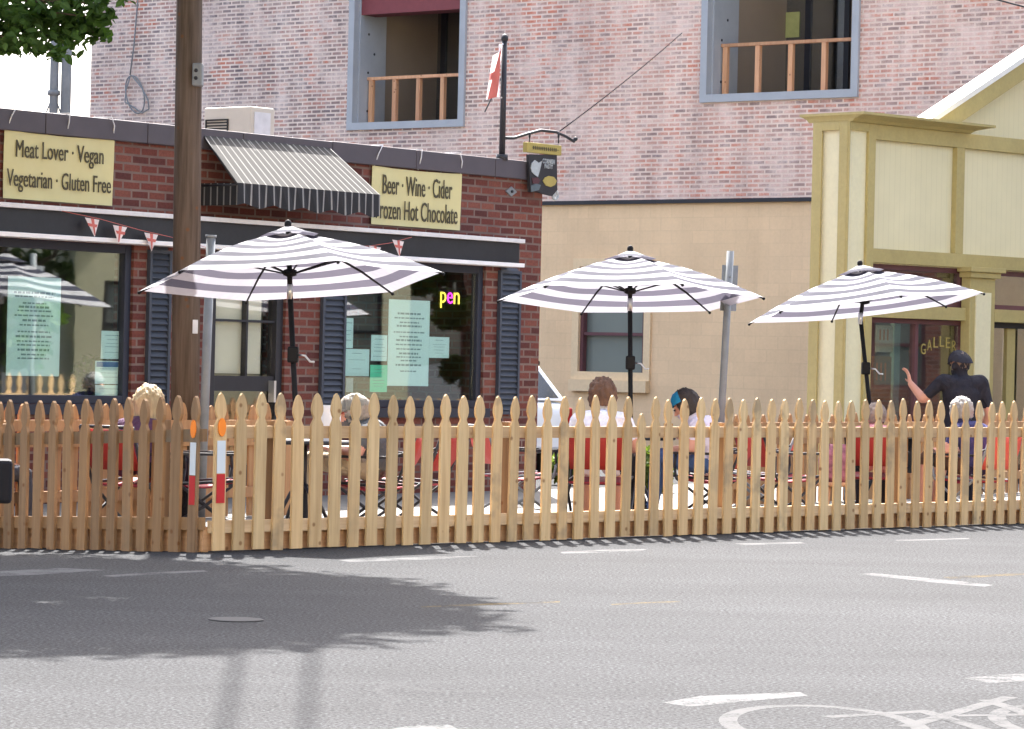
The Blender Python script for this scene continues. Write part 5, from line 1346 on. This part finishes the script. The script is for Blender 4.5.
# ------------------------------------------------------------------ cars
def make_car(label, paint, loc, rz, k=1.0):
    """hatchback, nose towards local +y, rear at local y=0"""
    o = thing('parked_car', loc, rz, label, 'car')
    st = [(-.02, .42, .78, .80), (.06, .30, .95, .86), (.5, .22, .96, .88), (1.4, .20, .93, .89), (2.6, .20, .90, .89), (3.4, .22, .86, .87), (3.95, .28, .72, .8), (4.1, .38, .6, .7)]
    b = MB(); v = []; n_ = 12
    for (y, z0, z1, hw) in st:
        zm = (z0 + z1) / 2
        v += [(-hw * .82, y, z0), (-hw * .97, y, z0 + .08), (-hw, y, zm), (-hw * .985, y, z1 - .08), (-hw * .93, y, z1), (-hw * .4, y, z1 + .012), (hw * .4, y, z1 + .012), (hw * .93, y, z1), (hw * .985, y, z1 - .08), (hw, y, zm), (hw * .97, y, z0 + .08), (hw * .82, y, z0)]
    b.add([(x * k, y * k, z * k) for x, y, z in v], [(i * n_ + q, (i + 1) * n_ + q, (i + 1) * n_ + (q + 1) % n_, i * n_ + (q + 1) % n_) for i in range(len(st) - 1) for q in range(n_)] + [tuple(range(n_)), tuple(range((len(st) - 1) * n_, len(st) * n_))[::-1]], 0, True)
    body = b.build('body', paint, o)
    sb = body.modifiers.new('s', 'SUBSURF'); sb.levels = 1; sb.render_levels = 2
    # greenhouse
    B = lambda x, y, z: (x * k, y * k, z * k)
    ring = lambda y0, y1, hw0, hw1, z0, z1: None
    low = [(-.80, .10, .95), (.80, .10, .95), (.82, 1.2, .94), (.82, 2.1, .92), (.76, 3.0, .89), (-.76, 3.0, .89), (-.82, 2.1, .92), (-.82, 1.2, .94)]
    top = [(-.60, .42, 1.40), (.60, .42, 1.40), (.62, 1.1, 1.45), (.62, 1.7, 1.45), (.58, 2.2, 1.38), (-.58, 2.2, 1.38), (-.62, 1.7, 1.45), (-.62, 1.1, 1.45)]
    MB().add([B(*p) for p in low + top], [(8, 9, 10, 15), (15, 10, 11, 14), (14, 11, 12, 13)] + [(i, (i + 1) % 8, 8 + (i + 1) % 8, 8 + i) for i in range(8)]).build('cabin', paint, o, bevel=.04 * k)
    def glass(i, j, inset, nm, off):
        a, c, d, e = Vector(low[i]), Vector(low[j]), Vector(top[j]), Vector(top[i]); ce = (a + c + d + e) / 4
        nrm = (c - a).cross(e - a).normalized(); pts = [p.lerp(ce, inset) + nrm * .006 for p in (a, c, d, e)]
        MB().add([B(*p) for p in pts] + [B(*(p - nrm * .02)) for p in pts], [(0, 1, 2, 3), (0, 4, 5, 1), (1, 5, 6, 2), (2, 6, 7, 3), (3, 7, 4, 0)]).build(nm, cgl, o)
    glass(0, 1, .14, 'rear_window', .1)
    for i in (1, 2, 3): glass(i, i + 1, .12, 'side_window', .1)
    for i in (5, 6): glass(i, i + 1, .12, 'side_window', .1)
    glass(7, 0, .12, 'side_window', .1); glass(4, 5, .1, 'windshield', .1)
    MB().box(-.56 * k, .56 * k, .34 * k, .62 * k, 1.385 * k, 1.45 * k).build('spoiler', m['rubber'], o, bevel=.02 * k)
    for s in (-1, 1):
        MB().box(s * .66 * k, s * .82 * k, -.02 * k, .08 * k, .66 * k, .86 * k).build('tail_light', m['taill'], o, bevel=.02 * k)
        MB().box(s * .45 * k, s * .74 * k, 3.93 * k, 4.05 * k, .56 * k, .68 * k).build('headlight', m['alu'], o, bevel=.02 * k)
        mm = MB().tube([B(s * .8, 2.55, .95), B(s * .92, 2.56, .97)], .03 * k, 8)
        mm.box((s * 1.0 - .1) * k, (s * 1.0 + .1) * k, 2.49 * k, 2.6 * k, .925 * k, 1.055 * k); mm.build('wing_mirror', paint, o, bevel=.035 * k)
        for y in (.75, 3.25):
            wv_ = MB(); c_ = Vector(B(s * .80, y, .31)); prof_ = [(.0, -.1), (.29, -.1), (.315, -.06), (.315, .06), (.29, .1), (.0, .1)]
            vv = []; nn_ = 24
            for r_, h_ in prof_:
                for i in range(nn_): a = 2 * math.pi * i / nn_; vv.append(c_ + Vector((h_ * k, r_ * k * math.cos(a), r_ * k * math.sin(a))))
            wv_.add(vv, [(j * nn_ + i, j * nn_ + (i + 1) % nn_, (j + 1) * nn_ + (i + 1) % nn_, (j + 1) * nn_ + i) for j in range(5) for i in range(nn_)], 0, True)
            w_ = wv_.build('wheel', m['rubber'], o)
            rr = MB(); c2 = c_ + Vector((s * .102 * k, 0, 0))
            for i in range(5):
                a = i * 1.2566; rr.tube([c2, c2 + Vector((0, .2 * k * math.cos(a), .2 * k * math.sin(a)))], .03 * k, 6)
            rr.tube([c2 + Vector((0, .21 * k * math.cos(i * .2618), .21 * k * math.sin(i * .2618))) for i in range(25)], .018 * k, 6); rr.build('rim', m['alu'], w_)
    MB().box(-.26 * k, .26 * k, -.035 * k, .0, .56 * k, .68 * k).build('licence_plate', m['white'], o)
    MB().box(-.84 * k, .84 * k, -.07 * k, .05 * k, .34 * k, .52 * k).build('bumper', paint, o, bevel=.03 * k)
    MB().lathe([(.075 * k, 0), (.08 * k, .012 * k), (.06 * k, .014 * k)], (0, 0, 0), 16, sy=.6).build('emblem', m['carnavy'], o, B(0, .035, .90)).rotation_euler = (R(80), 0, 0)
    return o
cgl = pm('car_glass', lin(38, 44, 48), .12, .1, 1, spec=.9)
q = at(522, 380, 38.0)
make_car('white hatchback parked beside the beige wall behind the brick shop corner', m['car'], (q.x, q.y, 0), R(38), .93)
mp_ = at(-22, 478, 9.3)
# dark car just outside the left edge, its mirror reaching into view
th_ = R(189.5); ck_ = .962
lx, ly = -1.0 * ck_, 2.55 * ck_
wx = mp_.x - (math.cos(th_) * lx - math.sin(th_) * ly); wy = mp_.y - (math.sin(th_) * lx + math.cos(th_) * ly)
make_car('dark navy car at the left edge with only its wing mirror in view', m['carnavy'], (wx, wy, 0), th_, ck_)

# ------------------------------------------------------------------ trees and shrubs
def limb(b, a, c, r0, r1, n=6, wig=.15):
    a, c = Vector(a), Vector(c); pts = []; L_ = (c - a).length
    for i in range(n + 1):
        t = i / n; pts.append(a.lerp(c, t) + Vector((random.uniform(-1, 1), random.uniform(-1, 1), random.uniform(-.5, .5))) * wig * L_ * .3 * math.sin(math.pi * t))
    b.tube(pts, [r0 + (r1 - r0) * i / n for i in range(n + 1)], 8); return pts
def tree(loc, crown_c, rx, ry, rz_, n, size, label, mat, trunk_r=.22, clumps=60, extra=(), nlimb=9, ncl=None):
    o = thing('street_tree', loc, 0, label, 'tree'); L = Vector(loc)
    t = MB(); cc = Vector(crown_c) - L
    limb(t, (0, 0, -.1), (cc.x * .5, cc.y * .5, cc.z * .55), trunk_r, trunk_r * .75, 6, .06)
    fork = Vector((cc.x * .5, cc.y * .5, cc.z * .55)); ends = []
    for i in range(nlimb):
        a = 2 * math.pi * i / nlimb + random.uniform(-.3, .3); e = cc + Vector((rx * .7 * math.cos(a), ry * .7 * math.sin(a), random.uniform(-.45, .6) * rz_))
        limb(t, fork, e, trunk_r * .45, .025, 7, .2); ends.append(e)
    for e in extra:
        limb(t, fork, Vector(e[0]) - L, trunk_r * .16, .004, 8, .1)
    t.build('trunk', m['bark'], o)
    b = MB()
    for _ in range(clumps):
        while True:
            u = Vector((random.uniform(-1, 1), random.uniform(-1, 1), random.uniform(-1, 1)))
            if .12 < u.length < 1: break
        u = u.normalized() * (u.length ** .6)
        c_ = cc + Vector((u.x * rx, u.y * ry, u.z * rz_)); r_ = random.uniform(.5, 1.05) * min(rx, rz_) * .3
        leaf_cloud(b, c_, r_, n // clumps, size, .75, shell=.05)
    for e in extra:
        p, r_, cnt, s_ = e; leaf_cloud(b, Vector(p) - L, r_, cnt, s_, .55, shell=.0)
    b.build('crown', mat, o); return o
ex = []
for px, py, r_, cnt in ((6, 30, .22, 200), (22, 42, .16, 120), (46, 20, .2, 180), (62, 38, .2, 190), (58, 52, .11, 70), (82, 22, .18, 140), (94, 32, .13, 80), (104, 18, .10, 50), (30, 8, .25, 180), (75, 5, .2, 150), (98, 4, .15, 80), (128, -6, .09, 40), (10, 10, .25, 150), (-10, 22, .3, 200), (5, 50, .10, 50), (20, 20, .2, 160), (70, 22, .2, 190)):
    p = at(px, py, 21.6 + random.uniform(-.25, .25)); ex.append((p, r_ * 1.15, int(cnt * .5), .082))
SUN_EL = 50.0; SAZ = Vector((-.085, 1)).normalized()
tree((-6.0, 21.0, gz(-6, 21)), (-4.5, 23.5, 7.0), 3.85, 3.35, 2.4, 52000, .17, 'leafy street tree at the left edge with a low branch in view', m['leaf'], .24, 250, ex)
for (x, y, r_, h_, lab) in ((25.5, 30.2, 2.2, 7, 'leafy tree across the side street reflected in the left shop window'), (27, 39.2, 1.2, 6, 'tall dark tree across the side street reflected in the right shop window')):
    tree((x, y, 0), (x, y, h_ * .55), r_, r_, h_ * .42, 6000, .3, lab, m['leafd'], .2, 40)
for px, Y, h_, lab in ((652, 33.5, .42, 'low yellow green shrub behind the middle table'), (733, 33.5, .5, 'low yellow green shrub behind the leaning sign post'), (566, 35.5, .3, 'low yellow green shrub beside the white car')):
    q = at(px, 430, Y); o = thing('shrub', (q.x, q.y, 0), 0, lab, 'shrub')
    b = MB(); leaf_cloud(b, (0, 0, h_ * .6), h_ * .6, 700, .09, 1.0, shell=.1); b.build('foliage', m['leaf2'], o)
    b = MB()
    for i in range(7): b.tube([(0, 0, 0), (random.uniform(-.15, .15), random.uniform(-.15, .15), h_ * .5), (random.uniform(-.3, .3), random.uniform(-.3, .3), h_ * .9)], [.012, .008, .004], 5)
    b.build('stem', m['bark'], o)
# ------------------------------------------------------------------ buildings across the side street (seen in the glass)
def block(name, x, y0, y1, h, mat, label, cat, wmat, rows):
    o = thing(name, (x, y0, 0), R(90), label, cat); L_ = y1 - y0
    holes = []; nwin = max(2, int(L_ / 1.9))
    for r_ in rows:
        for i in range(nwin):
            c_ = L_ * (i + .5) / nwin; holes.append((c_ - .5, c_ + .5, r_, r_ + 1.6))
    wall_cells(0, L_, 0, h, -.25, 0, holes).build('wall', mat, o)
    MB().box(0, L_, -8, -.251, 0, h).build('wall', mat, o)
    MB().box(-.1, L_ + .1, -8.1, .15, h + .001, h + .25).build('cornice', m['creamp'], o)
    for (a, c_, z0, z1) in holes:
        f = MB(); rect_frame(f, a, c_, z0, z1, .07, -.15, -.05); f.box(a + .07, c_ - .07, -.14, -.06, (z0 + z1) / 2 - .03, (z0 + z1) / 2 + .03)
        w = f.build('window', wmat, o); MB().box(a + .07, c_ - .07, -.11, -.1, z0 + .07, z1 - .07).build('pane', m['bglass'], w)
block('cream_house', 25, 31.6, 37.6, 6.5, m['creamp'], 'cream rendered house across the side street, seen in the glass', 'house', m['black'], (1.0, 3.8))
block('brick_block', 25, 40.4, 52, 7.5, m['redbrick'], 'red brick block across the side street, seen in the olive shop glass', 'building', m['maroon'], (1.0, 4.0))

def row(x0, x1, y, h, mat, label):  # buildings out of view, added to bounce warm sunlight onto the fronts
    o = thing('building', (x0, y, 0), 0, label, 'building'); L_ = x1 - x0; holes = []
    nwin = int(L_ / 3)
    for z in (1.0, 4.4, 7.6):
        if z + 1.9 > h: continue
        for i in range(nwin):
            c_ = L_ * (i + .5) / nwin; holes.append((c_ - .55, c_ + .55, z, z + 1.8))
    wall_cells(0, L_, 0, h, -.25, 0, holes).build('wall', mat, o)
    MB().box(0, L_, -8, -.251, 0, h).build('wall', mat, o)
    MB().box(-.1, L_ + .1, -8.1, .2, h + .001, h + .3).build('cornice', m['creamp'], o)
    for (a, c_, z0, z1) in holes:
        f = MB(); rect_frame(f, a, c_, z0, z1, .07, -.2, -.1); w_ = f.build('window', m['white'], o)
        MB().box(a + .07, c_ - .07, -.16, -.15, z0 + .07, z1 - .07).build('pane', m['bglass'], w_)
row(-26, -7, -9, 9.5, m['creamp'], 'unseen cream two storey building added behind the viewpoint to bounce sunlight')
row(-6.6, 9, -9, 11.5, m['beige'], 'unseen beige three storey building added behind the viewpoint to bounce sunlight')
row(9.4, 28, -9, 9.0, m['creamp'], 'unseen pale low building added behind the viewpoint to bounce sunlight')
# ------------------------------------------------------------------ light
w = bpy.data.worlds.new('World'); S.world = w; w.use_nodes = True; nt = w.node_tree
sky = nt.nodes.new('ShaderNodeTexSky'); sky.sky_type = 'NISHITA'; sky.sun_disc = False
sky.sun_elevation = R(SUN_EL); sky.sun_rotation = math.atan2(SAZ.x, SAZ.y); sky.dust_density = 5.0; sky.air_density = .8; sky.ozone_density = .6
bg = nt.nodes['Background']; hs_ = nt.nodes.new('ShaderNodeHueSaturation'); hs_.inputs['Saturation'].default_value = .75; nt.links.new(sky.outputs[0], hs_.inputs['Color']); nt.links.new(hs_.outputs[0], bg.inputs[0]); bg.inputs[1].default_value = .15
sd = bpy.data.lights.new('sun', 'SUN'); sd.energy = 4.9; sd.angle = R(.53); sd.color = (1, .965, .91)
so = bpy.data.objects.new('sun', sd); COL.objects.link(so)
dv = Vector((SAZ.x * math.cos(R(SUN_EL)), SAZ.y * math.cos(R(SUN_EL)), math.sin(R(SUN_EL))))
so.rotation_euler = dv.to_track_quat('Z', 'Y').to_euler(); so.location = (0, 0, 30)
S.view_settings.view_transform = 'Standard'; S.view_settings.look = 'None'; S.view_settings.exposure = 2.22; S.view_settings.gamma = 1
S.view_settings.use_curve_mapping = False
S.render.engine = 'CYCLES'
S.cycles.max_bounces = 8; S.cycles.transparent_max_bounces = 16
